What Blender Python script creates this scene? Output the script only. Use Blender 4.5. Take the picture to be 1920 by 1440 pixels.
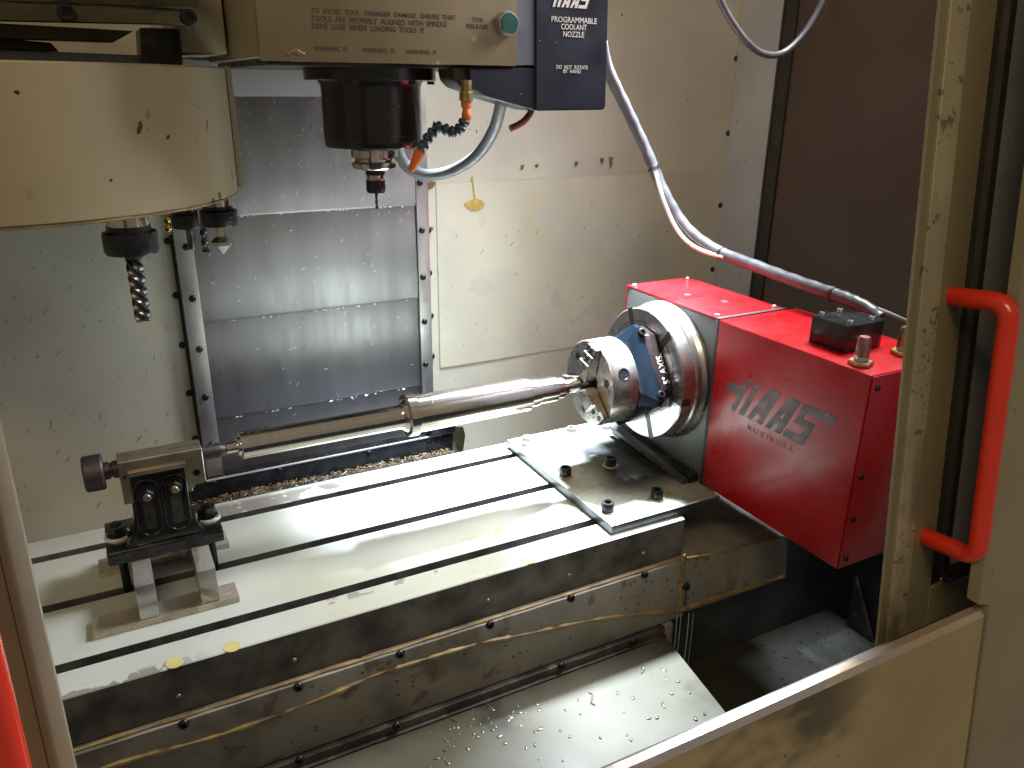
import bpy, bmesh, math, random
from mathutils import Vector, Matrix
random.seed(7)
S = bpy.context.scene
for o in list(bpy.data.objects): bpy.data.objects.remove(o)
COL = S.collection
# ------------------------------------------------------------------ camera
FPX, YAW, PITCH, ROLL = 1481.9, 0.4852515, 0.3615557, 0.0106291
CAM = Vector((-0.707844, -0.788363, 0.599462))
fwd = Vector((math.sin(YAW)*math.cos(PITCH), math.cos(YAW)*math.cos(PITCH), -math.sin(PITCH)))
rgt = Vector((math.cos(YAW), -math.sin(YAW), 0)); upv = rgt.cross(fwd)
r2 = math.cos(ROLL)*rgt + math.sin(ROLL)*upv; u2 = -math.sin(ROLL)*rgt + math.cos(ROLL)*upv
cd = bpy.data.cameras.new("camera"); cam = bpy.data.objects.new("camera", cd); COL.objects.link(cam)
cd.sensor_width = 36; cd.lens = FPX/1920*36; cd.clip_start = 0.01; cd.clip_end = 100
cam.matrix_world = Matrix(((r2.x,u2.x,-fwd.x,CAM.x),(r2.y,u2.y,-fwd.y,CAM.y),(r2.z,u2.z,-fwd.z,CAM.z),(0,0,0,1)))
S.camera = cam
# ------------------------------------------------------------------ world + lamps
w = bpy.data.worlds.new("World"); S.world = w; w.use_nodes = True
bg = w.node_tree.nodes["Background"]; bg.inputs[0].default_value = (1.0, 0.89, 0.70, 1); bg.inputs[1].default_value = 0.21
def area(name, loc, target, size, size_y, power, col, spread=180):
    l = bpy.data.lights.new(name, 'AREA'); l.shape = 'RECTANGLE'; l.size = size; l.size_y = size_y
    l.energy = power; l.color = col; l.spread = math.radians(spread)
    o = bpy.data.objects.new(name, l); COL.objects.link(o); o.location = loc
    o.rotation_euler = (Vector(target)-Vector(loc)).to_track_quat('-Z', 'Y').to_euler(); return o
area("led_work_light_rear", (0.13, 0.42, 1.15), (-0.11, 0.26, 0.0), 0.16, 0.06, 22, (0.78, 0.89, 1.0), 44)
area("led_work_light_side", (0.42, 0.10, 1.08), (-0.45, 0.04, 0.0), 0.45, 0.30, 11, (0.92, 0.95, 1.0), 95)
area("workshop_ceiling_light", (-1.5, -1.6, 2.4), (-0.4, 0.2, 0.2), 1.2, 0.5, 20, (1.0, 0.74, 0.40))
S.view_settings.view_transform = 'Standard'; S.view_settings.look = 'None'
S.view_settings.exposure = 0.0; S.view_settings.gamma = 1
# ------------------------------------------------------------------ helpers
def P(px, py, ax, v):
    d = fwd + r2*((px-960)/FPX) - u2*((py-720)/FPX)
    i = 'xyz'.index(ax); return CAM + d*((v-CAM[i])/d[i])
def D(px, py, dep):
    return CAM + (fwd + r2*((px-960)/FPX) - u2*((py-720)/FPX))*dep
LEAN = 0.103
def F(px, py, y0):            # point on the leaning front plane y = y0 + LEAN*z
    d = fwd + r2*((px-960)/FPX) - u2*((py-720)/FPX)
    t = (y0 + LEAN*CAM.z - CAM.y)/(d.y - LEAN*d.z); return CAM + d*t
V = Vector
def smooth(me, ang=35):
    me.polygons.foreach_set('use_smooth', [True]*len(me.polygons))
    me.set_sharp_from_angle(angle=math.radians(ang))
def mesh_of(bm, name, m, ang=35):
    bmesh.ops.recalc_face_normals(bm, faces=bm.faces)
    me = bpy.data.meshes.new(name); bm.to_mesh(me); bm.free()
    if m: me.materials.append(m)
    smooth(me, ang); return me
def root(name, label, cat, loc=(0,0,0), group=None):
    o = bpy.data.objects.new(name, None); COL.objects.link(o); o.location = loc; o.empty_display_size = .02
    o['label'] = label; o['category'] = cat
    if group: o['group'] = group
    return o
def wloc(o):
    v = V(o.location); p = o.parent
    while p: v = v + V(p.location); p = p.parent
    return v
def part(name, bm, m, par=None, ang=35):      # mesh built in world coordinates
    me = bm if isinstance(bm, bpy.types.Mesh) else mesh_of(bm, name, m, ang)
    o = bpy.data.objects.new(name, me); COL.objects.link(o)
    if par: o.parent = par; o.location = -wloc(par)
    return o
def one(name, bm, m, label, cat, group=None, kind=None, ang=35):
    o = part(name, bm, m, None, ang); o['label'] = label
    if kind: o['kind'] = kind
    if cat: o['category'] = cat
    if group: o['group'] = group
    return o
def inst(name, me, par, loc, axis=(0,0,1), spin=0):   # shared mesh placed with its local Z along axis
    o = bpy.data.objects.new(name, me); COL.objects.link(o); o.parent = par
    o.location = V(loc) - wloc(par)
    o.rotation_euler = (V(axis).to_track_quat('Z', 'Y').to_matrix() @ Matrix.Rotation(spin, 3, 'Z')).to_euler(); return o
def box(bm, lo, hi, bev=0.0, seg=2):
    lo = V(lo); hi = V(hi)
    c = [bm.verts.new((x,y,z)) for x in (lo.x,hi.x) for y in (lo.y,hi.y) for z in (lo.z,hi.z)]
    fs = [bm.faces.new([c[i] for i in q]) for q in ((0,1,3,2),(4,6,7,5),(0,4,5,1),(2,3,7,6),(0,2,6,4),(1,5,7,3))]
    if bev > 0:
        es = list({e for f in fs for e in f.edges})
        bmesh.ops.recalc_face_normals(bm, faces=fs)
        bmesh.ops.bevel(bm, geom=es, offset=bev, segments=seg, affect='EDGES', profile=.6)
    return bm
def nbox(lo, hi, bev=0.0, seg=2): return box(bmesh.new(), lo, hi, bev, seg)
def prism(bm, pts, vec, bev=0.0, seg=1):       # planar polygon (world points) extruded by vec
    a = [bm.verts.new(p) for p in pts]; b = [bm.verts.new(V(p)+V(vec)) for p in pts]; n = len(a)
    fs = [bm.faces.new(a), bm.faces.new(b[::-1])]
    for i in range(n): fs.append(bm.faces.new((a[i], b[i], b[(i+1)%n], a[(i+1)%n])))
    if bev > 0:
        bmesh.ops.recalc_face_normals(bm, faces=fs)
        bmesh.ops.bevel(bm, geom=list({e for f in fs for e in f.edges}), offset=bev, segments=seg, affect='EDGES')
    return bm
def nprism(pts, vec, bev=0.0, seg=1): return prism(bmesh.new(), [V(p) for p in pts], vec, bev, seg)
def lathe(bm, prof, c=(0,0,0), axis=(0,0,1), n=32, spin=0, cap=True):   # prof = [(r, h)]
    q = V(axis).to_track_quat('Z', 'Y').to_matrix(); c = V(c); rings = []
    for r, h in prof:
        if r < 1e-6: rings.append([bm.verts.new(c + q @ V((0,0,h)))])
        else: rings.append([bm.verts.new(c + q @ V((r*math.cos(spin+2*math.pi*i/n), r*math.sin(spin+2*math.pi*i/n), h))) for i in range(n)])
    for A, B in zip(rings, rings[1:]):
        if len(A) == 1 and len(B) == 1: continue
        for i in range(n):
            j = (i+1) % n
            if len(A) == 1: bm.faces.new((A[0], B[i], B[j]))
            elif len(B) == 1: bm.faces.new((A[i], A[j], B[0]))
            else: bm.faces.new((A[i], A[j], B[j], B[i]))
    if cap:
        for R in (rings[0], rings[-1]):
            if len(R) > 2: bm.faces.new(R)
    return bm
def nlathe(prof, c=(0,0,0), axis=(0,0,1), n=32, spin=0, cap=True): return lathe(bmesh.new(), prof, c, axis, n, spin, cap)
def curve(pts, per=8):                          # Catmull-Rom
    pts = [V(p) for p in pts]; out = []
    for i in range(len(pts)-1):
        p0 = pts[max(i-1,0)]; p1 = pts[i]; p2 = pts[i+1]; p3 = pts[min(i+2,len(pts)-1)]
        for k in range(per):
            t = k/per
            out.append(.5*((2*p1)+(p2-p0)*t+(2*p0-5*p1+4*p2-p3)*t*t+(3*p1-p0-3*p2+p3)*t**3))
    return out + [pts[-1]]
def tube(bm, pts, r, n=12, cap=True):           # r: number or function of 0..1
    rings = []; t0 = (pts[1]-pts[0]).normalized(); nrm = t0.orthogonal().normalized()
    for i, p in enumerate(pts):
        t = (pts[min(i+1,len(pts)-1)]-pts[max(i-1,0)]).normalized()
        nrm = (nrm - t*nrm.dot(t)).normalized(); b = t.cross(nrm)
        rr = r(i/(len(pts)-1)) if callable(r) else r
        rings.append([bm.verts.new(p + (nrm*math.cos(2*math.pi*k/n)+b*math.sin(2*math.pi*k/n))*rr) for k in range(n)])
    for A, B in zip(rings, rings[1:]):
        for k in range(n): bm.faces.new((A[k], A[(k+1)%n], B[(k+1)%n], B[k]))
    if cap: bm.faces.new(rings[0]); bm.faces.new(rings[-1])
    return bm
def ntube(pts, r, n=12): return tube(bmesh.new(), [V(p) for p in pts], r, n)
def bolt_mesh(name, r, h, m, sock=.55, n=16):   # socket-head cap screw, base at z=0
    return mesh_of(nlathe([(r,0),(r,h*.93),(r*.93,h),(r*sock,h),(r*sock*.95,h*.45),(0,h*.42)], n=n), name, m, 40)
def button_mesh(name, r, h, m, n=14):
    return mesh_of(nlathe([(r,0),(r*.97,h*.35),(r*.8,h*.8),(r*.45,h),(r*.42,h*.45),(0,h*.4)], n=n), name, m, 50)
def hexnut(bm, r, z0, z1, c, axis=(0,0,1), spin=0.3, hole=.5):
    return lathe(bm, [(r*.93,z0),(r,z0+.0012),(r,z1-.0012),(r*.9,z1),(r*hole,z1),(r*hole,z0+.001)], c, axis, 6, spin)
def text(name, body, size, loc, xdir, ydir, m, par, align='LEFT', sx=1.0, space=1.0, line=1.0):
    cu = bpy.data.curves.new(name, 'FONT'); cu.body = body; cu.size = size; cu.align_x = align
    cu.space_character = space; cu.space_line = line; cu.resolution_u = 3; cu.extrude = 0.00015; cu.offset = .011*size
    t = bpy.data.objects.new(name+"_t", cu); COL.objects.link(t)
    bpy.context.view_layer.update()
    me = bpy.data.meshes.new_from_object(t.evaluated_get(bpy.context.evaluated_depsgraph_get()))
    bpy.data.objects.remove(t)
    X = V(xdir).normalized(); Y = V(ydir).normalized(); Z = X.cross(Y)
    for v in me.vertices: v.co = V(loc) + X*v.co.x*sx + Y*v.co.y + Z*v.co.z
    me.materials.clear(); me.materials.append(m)
    return part(name, me, None, par)
# ------------------------------------------------------------------ materials
def mat(name, col, rough=.5, metal=0.0, var=.12, vs=9.0, stains=(), specks=(), bump=None, rvar=.1, coat=0.0, spec=.5, stretch=(1,1,1), aniso=None):
    m = bpy.data.materials.new(name); m.use_nodes = True; nt = m.node_tree; N = nt.nodes; L = nt.links
    b = N["Principled BSDF"]; g = N.new('ShaderNodeNewGeometry')
    def noise(scale, st=(1,1,1), detail=4, off=0.0, rgh=.55, rot=None):
        mp = N.new('ShaderNodeMapping')
        if rot: mp.vector_type = 'TEXTURE'; mp.inputs['Rotation'].default_value = rot; st = tuple(1/k for k in st)
        mp.inputs['Scale'].default_value = st; mp.inputs['Location'].default_value = (off, off*1.7, off*.6)
        L.new(g.outputs['Position'], mp.inputs[0])
        n = N.new('ShaderNodeTexNoise'); n.inputs['Scale'].default_value = scale; n.inputs['Detail'].default_value = detail; n.inputs['Roughness'].default_value = rgh
        n.noise_dimensions = '3D'; L.new(mp.outputs[0], n.inputs['Vector']); return n.outputs[0]
    def ramp(src, lo, hi, inv=False):
        r = N.new('ShaderNodeMapRange'); r.clamp = True; r.interpolation_type = 'SMOOTHSTEP'
        r.inputs[1].default_value = lo; r.inputs[2].default_value = hi
        r.inputs[3].default_value = 1.0 if inv else 0.0; r.inputs[4].default_value = 0.0 if inv else 1.0
        L.new(src, r.inputs[0]); return r.outputs[0]
    def mix(f, a, c):
        x = N.new('ShaderNodeMix'); x.data_type = 'RGBA'; L.new(f, x.inputs[0])
        for s, k in ((a,6),(c,7)):
            if isinstance(s, tuple): x.inputs[k].default_value = (*s[:3],1)
            else: L.new(s, x.inputs[k])
        return x.outputs[2]
    def mul(a, c):
        x = N.new('ShaderNodeMath'); x.operation = 'MULTIPLY'
        for s, k in ((a,0),(c,1)):
            if isinstance(s, (int,float)): x.inputs[k].default_value = s
            else: L.new(s, x.inputs[k])
        return x.outputs[0]
    dark = tuple(c*(1-var*1.6) for c in col); light = tuple(min(1,c*(1+var)) for c in col)
    c = mix(ramp(noise(vs, stretch, 3), .3, .7), dark, light)
    off = 3.1; rough_fac = noise(vs*2.3, stretch, 2, 1.3)
    rr = N.new('ShaderNodeMapRange'); rr.inputs[3].default_value = max(.03, rough-rvar); rr.inputs[4].default_value = min(1, rough+rvar)
    rr.inputs[1].default_value = .3; rr.inputs[2].default_value = .7; L.new(rough_fac, rr.inputs[0]); ro = rr.outputs[0]
    for st in stains:     # dict(col, scale, lo, hi, st, amt, band=(axis,c,hw))
        f = ramp(noise(st.get('scale',5), st.get('st',(1,1,1)), st.get('det',3), off, st.get('rgh',.6), st.get('rot')), st['lo'], st['hi']); off += 2.37
        for bd in ([st['band']] if 'band' in st else []) + ([st['band2']] if 'band2' in st else []):
            sx = N.new('ShaderNodeSeparateXYZ'); L.new(g.outputs['Position'], sx.inputs[0])
            s = N.new('ShaderNodeMath'); s.operation = 'SUBTRACT'; L.new(sx.outputs['xyz'.index(bd[0])], s.inputs[0]); s.inputs[1].default_value = bd[1]
            a = N.new('ShaderNodeMath'); a.operation = 'ABSOLUTE'; L.new(s.outputs[0], a.inputs[0])
            f = mul(f, ramp(a.outputs[0], bd[2]*.5, bd[2], True))
        f = mul(f, st.get('amt',1.0)); c = mix(f, c, st['col'])
        if 'rough' in st:
            x = N.new('ShaderNodeMix'); L.new(f, x.inputs[0]); L.new(ro, x.inputs[2]); x.inputs[3].default_value = st['rough']; ro = x.outputs[0]
    for sp in specks:     # dict(col, scale, size, dens, st)
        mp = N.new('ShaderNodeMapping'); mp.inputs['Scale'].default_value = sp.get('st',(1,1,1)); mp.inputs['Rotation'].default_value = sp.get('rot',(0,0,0)); L.new(g.outputs['Position'], mp.inputs[0])
        vo = N.new('ShaderNodeTexVoronoi'); vo.inputs['Scale'].default_value = sp['scale']; L.new(mp.outputs[0], vo.inputs['Vector'])
        f = ramp(vo.outputs['Distance'], sp['size']*.6, sp['size'], True)
        sc = N.new('ShaderNodeSeparateColor'); L.new(vo.outputs['Color'], sc.inputs[0])
        f = mul(f, ramp(sc.outputs[0], 1-sp['dens'], 1-sp['dens']+.05)); f = mul(f, ramp(noise(sp.get('clump',7), (1,1,1), 2, 9.1), .42, .6))
        f = mul(f, sp.get('amt', .9)); c = mix(f, c, sp['col'])
    L.new(c, b.inputs['Base Color']); L.new(ro, b.inputs['Roughness'])
    b.inputs['Metallic'].default_value = metal; b.inputs['Specular IOR Level'].default_value = spec
    if coat: b.inputs['Coat Weight'].default_value = coat; b.inputs['Coat Roughness'].default_value = .12
    if bump:
        bp = N.new('ShaderNodeBump'); bp.inputs['Strength'].default_value = bump[1]; bp.inputs['Distance'].default_value = bump[2] if len(bump) > 2 else .001
        L.new(noise(bump[0], bump[3] if len(bump) > 3 else (1,1,1), 3, 5.5), bp.inputs['Height']); L.new(bp.outputs[0], b.inputs['Normal'])
    return m
BLK = (.012,.012,.012)
m_wall = mat('wall_enamel', (.485,.465,.385), .38, var=.07, vs=4, stains=[
    dict(col=(.42,.36,.20), scale=3, lo=.58, hi=.75, amt=.35), dict(col=(.30,.24,.12), scale=9, st=(1,1,.12), lo=.66, hi=.8, amt=.35),
    dict(col=(.50,.40,.12), scale=14, st=(1,1,.3), lo=.72, hi=.78, amt=.5, band=('x',-.12,.06))],
    specks=[dict(col=(.06,.05,.04), scale=55, size=.16, dens=.12, st=(1.6,1.6,.7), rot=(0,.6,0)), dict(col=(.05,.045,.04), scale=130, size=.22, dens=.10)], rvar=.08)
m_wallR = mat('side_enamel', (.38,.375,.365), .4, var=.06, vs=5, stains=[dict(col=(.30,.26,.2), scale=8, st=(1,1,.15), lo=.66, hi=.8, amt=.3)], specks=[dict(col=(.06,.05,.04), scale=60, size=.15, dens=.08)])
m_patch = mat('patch_enamel', (.50,.47,.375), .34, var=.07, vs=5, stains=[dict(col=(.52,.44,.18), scale=6, st=(1,1,.5), lo=.58, hi=.72, amt=.4), dict(col=(.28,.17,.06), scale=26, st=(1,1,.35), lo=.72, hi=.77, amt=.6, band=('z',.41,.03))],
    specks=[dict(col=(.07,.06,.05), scale=60, size=.15, dens=.10, st=(1.4,1,.8), rot=(0,.6,0)), dict(col=(.06,.05,.04), scale=150, size=.2, dens=.08)])
m_cover = mat('brushed_cover_steel', (.215,.206,.200), .35, .8, var=.06, vs=5, stretch=(6,6,.5), stains=[
    dict(col=(.27,.25,.24), scale=20, st=(1,1,.08), lo=.54, hi=.80, amt=.3), dict(col=(.20,.13,.07), scale=16, st=(1,1,.5), lo=.70, hi=.76, amt=.5)],
    specks=[dict(col=(.08,.075,.07), scale=85, size=.22, dens=.08, st=(1.2,1.2,.6))], bump=(260,.08,.0005,(1,1,.03)), rvar=.05)
m_strip = mat('strip_steel', (.42,.41,.39), .36, .8, var=.1, vs=8, stains=[dict(col=(.2,.18,.15), scale=14, st=(1,1,.3), lo=.6, hi=.75, amt=.5)], bump=(200,.08,.0005,(1,1,.05)))
m_table = mat('wet_table_iron', (.46,.485,.43), .36, .06, var=.06, vs=6, stains=[
    dict(col=(.42,.41,.28), scale=4, lo=.5, hi=.75, amt=.5),
    dict(col=(.19,.17,.15), scale=22, lo=.44, hi=.46, amt=.92, rough=.55, band=('y',.325,.03), band2=('x',-.55,.22)),
    dict(col=(.20,.18,.16), scale=24, lo=.50, hi=.52, amt=.9, rough=.55, band=('y',.0,.017), band2=('x',-.78,.12)),
    dict(col=(.22,.20,.17), scale=30, lo=.56, hi=.58, amt=.8, rough=.5, band=('y',.04,.010), band2=('x',-.5,.2))],
    bump=(60,.04,.0006), rvar=.1, coat=.10)
m_tside = mat('table_side_iron', (.15,.148,.14), .40, .25, var=.35, vs=18, stains=[
    dict(col=(.13,.12,.11), scale=40, st=(.25,1,1), lo=.55, hi=.7, amt=.6, band=('z',-.05,.02)), dict(col=(.10,.085,.07), scale=12, lo=.6, hi=.75, amt=.4)],
    specks=[dict(col=(.25,.24,.22), scale=160, size=.2, dens=.07)])
m_slot = mat('slot_iron', (.13,.13,.135), .45, .15, var=.25, vs=30, stains=[dict(col=(.05,.05,.05), scale=20, lo=.55, hi=.7, amt=.6)])
m_guard = mat('guard_grey_paint', (.27,.255,.225), .42, var=.14, vs=7, stains=[
    dict(col=(.085,.072,.06), scale=7, lo=.50, hi=.66, amt=.7), dict(col=(.11,.065,.05), scale=24, lo=.58, hi=.64, amt=.7), dict(col=(.16,.14,.11), scale=14, st=(1,1,.12), lo=.58, hi=.75, amt=.5)],
    specks=[dict(col=(.035,.03,.025), scale=120, size=.33, dens=.28, st=(.8,1,1.1), clump=9)])
m_seal = mat('ochre_sealant', (.30,.21,.075), .45, var=.25, vs=30, stains=[dict(col=(.16,.11,.05), scale=24, lo=.52, hi=.66)], bump=(90,.4,.001))
m_lplate = mat('coolant_wet_plate', (.068,.062,.040), .46, .0, var=.12, vs=5, stains=[
    dict(col=(.020,.018,.014), scale=8, lo=.58, hi=.70, amt=.8), dict(col=(.085,.078,.05), scale=5, lo=.48, hi=.7, amt=.7)], bump=(30,.05,.001), rvar=.1, coat=.0, spec=.3)
m_bracket = mat('rusty_bracket', (.085,.07,.06), .5, .3, var=.35, vs=25, stains=[dict(col=(.2,.16,.12), scale=30, lo=.6, hi=.7, amt=.6)])
m_pan = mat('floor_pan_paint', (.040,.043,.036), .5, var=.15, vs=6, stains=[dict(col=(.035,.037,.03), scale=5, lo=.5, hi=.7, amt=.6)], specks=[dict(col=(.015,.015,.012), scale=75, size=.30, dens=.3, st=(1,1.3,1)), dict(col=(.02,.02,.02), scale=150, size=.3, dens=.2)])
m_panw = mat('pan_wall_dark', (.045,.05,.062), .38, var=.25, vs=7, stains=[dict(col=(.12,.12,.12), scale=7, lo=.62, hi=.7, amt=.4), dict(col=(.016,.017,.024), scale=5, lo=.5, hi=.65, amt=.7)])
m_red = mat('red_enamel', (.36,.005,.008), .30, var=.10, vs=10, stains=[dict(col=(.28,.01,.015), scale=9, st=(1,1,.25), lo=.60, hi=.75, amt=.4), dict(col=(.20,.02,.02), scale=60, st=(1,1,.15), lo=.70, hi=.74, amt=.5)],
    specks=[dict(col=(.55,.2,.2), scale=150, size=.16, dens=.07)], bump=(190,.22,.0007), rvar=.06, coat=.12, spec=.35)
m_logo = mat('worn_black_print', (.05,.022,.025), .45, var=.3, vs=40, stains=[dict(col=(.30,.018,.025), scale=70, lo=.56, hi=.64, amt=.75)])
m_logo2 = mat('faded_print', (.25,.004,.007), .45, var=.3, vs=40)
m_grey = mat('cast_grey_face', (.17,.175,.17), .42, .5, var=.15, vs=12, stains=[dict(col=(.35,.36,.37), scale=10, lo=.6, hi=.75, amt=.5)])
m_gskt = mat('dark_joint', (.03,.03,.03), .5, var=.3)
m_platter = mat('ground_platter_steel', (.47,.455,.43), .28, .92, var=.08, vs=14, stains=[dict(col=(.3,.27,.22), scale=9, lo=.6, hi=.75, amt=.5)], rvar=.06)
m_chuck = mat('chuck_steel', (.46,.44,.42), .27, .9, var=.10, vs=20, stains=[dict(col=(.28,.26,.25), scale=45, lo=.56, hi=.62, amt=.6, rough=.35)], rvar=.06)
m_jaw = mat('jaw_steel', (.36,.32,.29), .3, .9, var=.15, vs=30)
m_blue = mat('blued_adapter_steel', (.011,.020,.034), .22, .5, var=.12, vs=14, rvar=.05)
m_subp = mat('dark_adapter', (.075,.055,.055), .24, .7, var=.2, vs=20)
m_shaft = mat('turned_shaft_steel', (.66,.62,.57), .15, 1.0, var=.05, vs=30, stretch=(40,1,1), bump=(900,.015,.0003,(1,.02,.02)), rvar=.04)
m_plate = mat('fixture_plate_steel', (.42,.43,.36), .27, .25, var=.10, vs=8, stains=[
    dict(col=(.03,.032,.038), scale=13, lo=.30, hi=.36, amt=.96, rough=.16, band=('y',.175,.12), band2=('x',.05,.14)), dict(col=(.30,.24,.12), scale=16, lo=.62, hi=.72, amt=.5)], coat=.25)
m_pedge = mat('plate_edge_dark', (.075,.08,.085), .35, .4, var=.3, vs=20)
m_bolt = mat('black_oxide', (.018,.018,.02), .32, .4, var=.3, vs=60)
m_nut = mat('dark_steel_nut', (.07,.068,.065), .3, .7, var=.25, vs=50)
m_wash = mat('washer_brass_stain', (.50,.42,.25), .4, .5, var=.15, vs=50)
m_boltlit = mat('zinc_lit_screw', (.45,.45,.44), .3, .8, var=.1, vs=60)
m_cast = mat('black_oiled_casting', (.014,.015,.017), .24, .15, var=.4, vs=30, stains=[dict(col=(.06,.05,.035), scale=22, lo=.60, hi=.72, amt=.5)], bump=(140,.18,.0008), rvar=.08, coat=.25)
m_tsbody = mat('tailstock_ground_steel', (.42,.36,.27), .33, .85, var=.1, vs=14, stains=[dict(col=(.25,.2,.13), scale=20, lo=.58, hi=.7, amt=.5)], specks=[dict(col=(.6,.58,.52), scale=160, size=.2, dens=.1)])
m_knob = mat('knurled_dark', (.06,.048,.048), .42, .6, var=.2, vs=20, bump=(700,.5,.0008))
m_ground = mat('ground_block_steel', (.52,.51,.50), .25, .7, var=.12, vs=16, stains=[dict(col=(.3,.26,.18), scale=18, lo=.55, hi=.7, amt=.5)])
m_ground2 = mat('milled_block_steel', (.46,.44,.40), .3, .6, var=.1, vs=16, stains=[dict(col=(.24,.20,.13), scale=70, st=(.08,.3,1), rot=(0,.6,0), lo=.48, hi=.58, amt=.75)])
m_parallel = mat('parallel_steel', (.52,.46,.36), .3, .5, var=.08, vs=18, stains=[dict(col=(.33,.29,.24), scale=12, lo=.58, hi=.6, amt=.7)])
m_headplate = mat('head_plate_aluminium', (.27,.215,.13), .38, .55, var=.07, vs=7, stains=[dict(col=(.2,.16,.1), scale=10, st=(1,1,.3), lo=.6, hi=.8, amt=.4)], specks=[dict(col=(.6,.48,.2), scale=40, size=.2, dens=.05)])
m_beige = mat('beige_machine_paint', (.275,.235,.148), .38, var=.08, vs=5, stains=[
    dict(col=(.28,.21,.10), scale=4, st=(1,1,.5), lo=.52, hi=.75, amt=.55), dict(col=(.16,.12,.07), scale=12, st=(1,1,.3), lo=.66, hi=.76, amt=.5)],
    specks=[dict(col=(.05,.04,.03), scale=42, size=.16, dens=.10, st=(1,1,.6)), dict(col=(.06,.05,.04), scale=110, size=.2, dens=.06)], bump=(170,.05,.0006), rvar=.08)
m_drum = mat('carousel_cover_paint', (.30,.245,.15), .36, var=.06, vs=4, stains=[dict(col=(.30,.23,.12), scale=5, lo=.55, hi=.75, amt=.4), dict(col=(.22,.19,.15), scale=15, lo=.6, hi=.75, amt=.5, band=('z',.60,.025))],
    specks=[dict(col=(.06,.045,.035), scale=38, size=.20, dens=.10, st=(1,1,.6)), dict(col=(.07,.05,.04), scale=110, size=.2, dens=.07)], rvar=.06)
m_lower = mat('front_panel_paint', (.43,.34,.18), .36, var=.08, vs=5, stains=[
    dict(col=(.26,.20,.10), scale=3.5, lo=.52, hi=.7, amt=.45), dict(col=(.065,.05,.035), scale=13, st=(.6,1,1), lo=.40, hi=.58, amt=.9, rough=.5, band=('z',.125,.052), band2=('x',-.36,.22))],
    specks=[dict(col=(.05,.04,.03), scale=42, size=.16, dens=.1), dict(col=(.06,.05,.04), scale=110, size=.2, dens=.06)], rvar=.08)
m_ledge = mat('ledge_worn_edge', (.60,.50,.36), .24, .55, var=.08, vs=8, stains=[dict(col=(.42,.39,.40), scale=14, lo=.36, hi=.40, amt=.95, rough=.20, band=('x',-.42,.34)), dict(col=(.14,.11,.08), scale=16, lo=.5, hi=.58, amt=.8, band=('x',-.02,.09))], specks=[dict(col=(.2,.15,.14), scale=200, size=.3, dens=.2)])
m_rust = mat('chipped_strip_paint', (.33,.295,.20), .45, var=.1, vs=12, stains=[dict(col=(.10,.07,.05), scale=26, st=(1,1,.35), lo=.42, hi=.62, amt=.75, band=('z',.10,.26)), dict(col=(.12,.08,.05), scale=60, lo=.62, hi=.66, amt=.8)], specks=[dict(col=(.05,.04,.03), scale=210, size=.36, dens=.30, clump=16), dict(col=(.05,.04,.03), scale=330, size=.4, dens=.25, clump=22)])
m_handle = mat('red_plastic_handle', (.72,.030,.008), .30, var=.04, vs=20, coat=.3)
m_rubber = mat('black_rubber', (.022,.018,.012), .6, var=.25, vs=12)
m_window = mat('brown_acrylic', (.085,.058,.043), .42, spec=.3, var=.12, vs=4, stains=[dict(col=(.095,.065,.05), scale=3, lo=.5, hi=.7, amt=.6), dict(col=(.028,.02,.018), scale=9, st=(1,1,.3), lo=.64, hi=.75, amt=.6)], specks=[dict(col=(.3,.25,.2), scale=40, size=.06, dens=.08)])
m_winpane = mat('door_pane_glass', (.46,.46,.52), .22, var=.1, vs=6, stains=[dict(col=(.5,.5,.55), scale=24, st=(1,1,.12), lo=.6, hi=.75, amt=.6)])
m_navy = mat('navy_box_print', (.008,.0085,.018), .38, .1, var=.12, vs=8, stains=[dict(col=(.02,.022,.03), scale=8, lo=.55, hi=.7, amt=.6)], specks=[dict(col=(.4,.42,.5), scale=160, size=.18, dens=.06)])
m_bluegrey = mat('bluegrey_panel', (.13,.145,.17), .45, .1, var=.1, vs=10)
m_white = mat('white_print', (.62,.58,.55), .5, var=.08, vs=60)
m_print = mat('dark_print', (.035,.027,.018), .5, var=.1, vs=60)
m_green = mat('green_button', (.012,.075,.06), .35, var=.08, vs=40)
m_spind = mat('spindle_black', (.012,.011,.010), .22, .35, var=.3, vs=14, rvar=.06, coat=.3, specks=[dict(col=(.4,.35,.28), scale=110, size=.16, dens=.06)])
m_steel = mat('bright_tool_steel', (.55,.51,.44), .2, 1.0, var=.1, vs=40)
m_tool = mat('dark_carbide', (.10,.098,.095), .3, .85, var=.25, vs=60)
m_gold = mat('gold_drill', (.6,.42,.12), .22, 1.0, var=.1)
m_bluehose = mat('blue_black_hose', (.025,.042,.07), .35, var=.25, vs=60)
m_orange = mat('orange_plastic', (.62,.14,.022), .4, var=.12, vs=40)
m_ghose = mat('grey_rubber_hose', (.19,.20,.21), .36, var=.14, vs=25, specks=[dict(col=(.7,.7,.7), scale=260, size=.25, dens=.08)])
m_copper = mat('copper_tube', (.25,.11,.085), .4, .6, var=.2, vs=40)
m_brass = mat('brass', (.42,.32,.15), .35, .85, var=.15, vs=30)
m_cable = mat('cable_sheath', (.075,.072,.078), .40, var=.15, vs=30, bump=(90,.25,.001), coat=.15)
m_cable2 = mat('pale_cable', (.50,.48,.42), .4, var=.1, vs=30)
m_tie = mat('black_tie', BLK, .5)
m_drkst = mat('oily_dark_steel', (.055,.045,.024), .4, .4, var=.35, vs=16, stains=[dict(col=(.012,.011,.008), scale=12, lo=.48, hi=.62, amt=.8)], specks=[dict(col=(.35,.27,.12), scale=150, size=.25, dens=.12)])
m_olive = mat('olive_steel_bar', (.075,.062,.030), .45, .3, var=.2, vs=14, stains=[dict(col=(.03,.028,.02), scale=14, lo=.55, hi=.7)])
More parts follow.
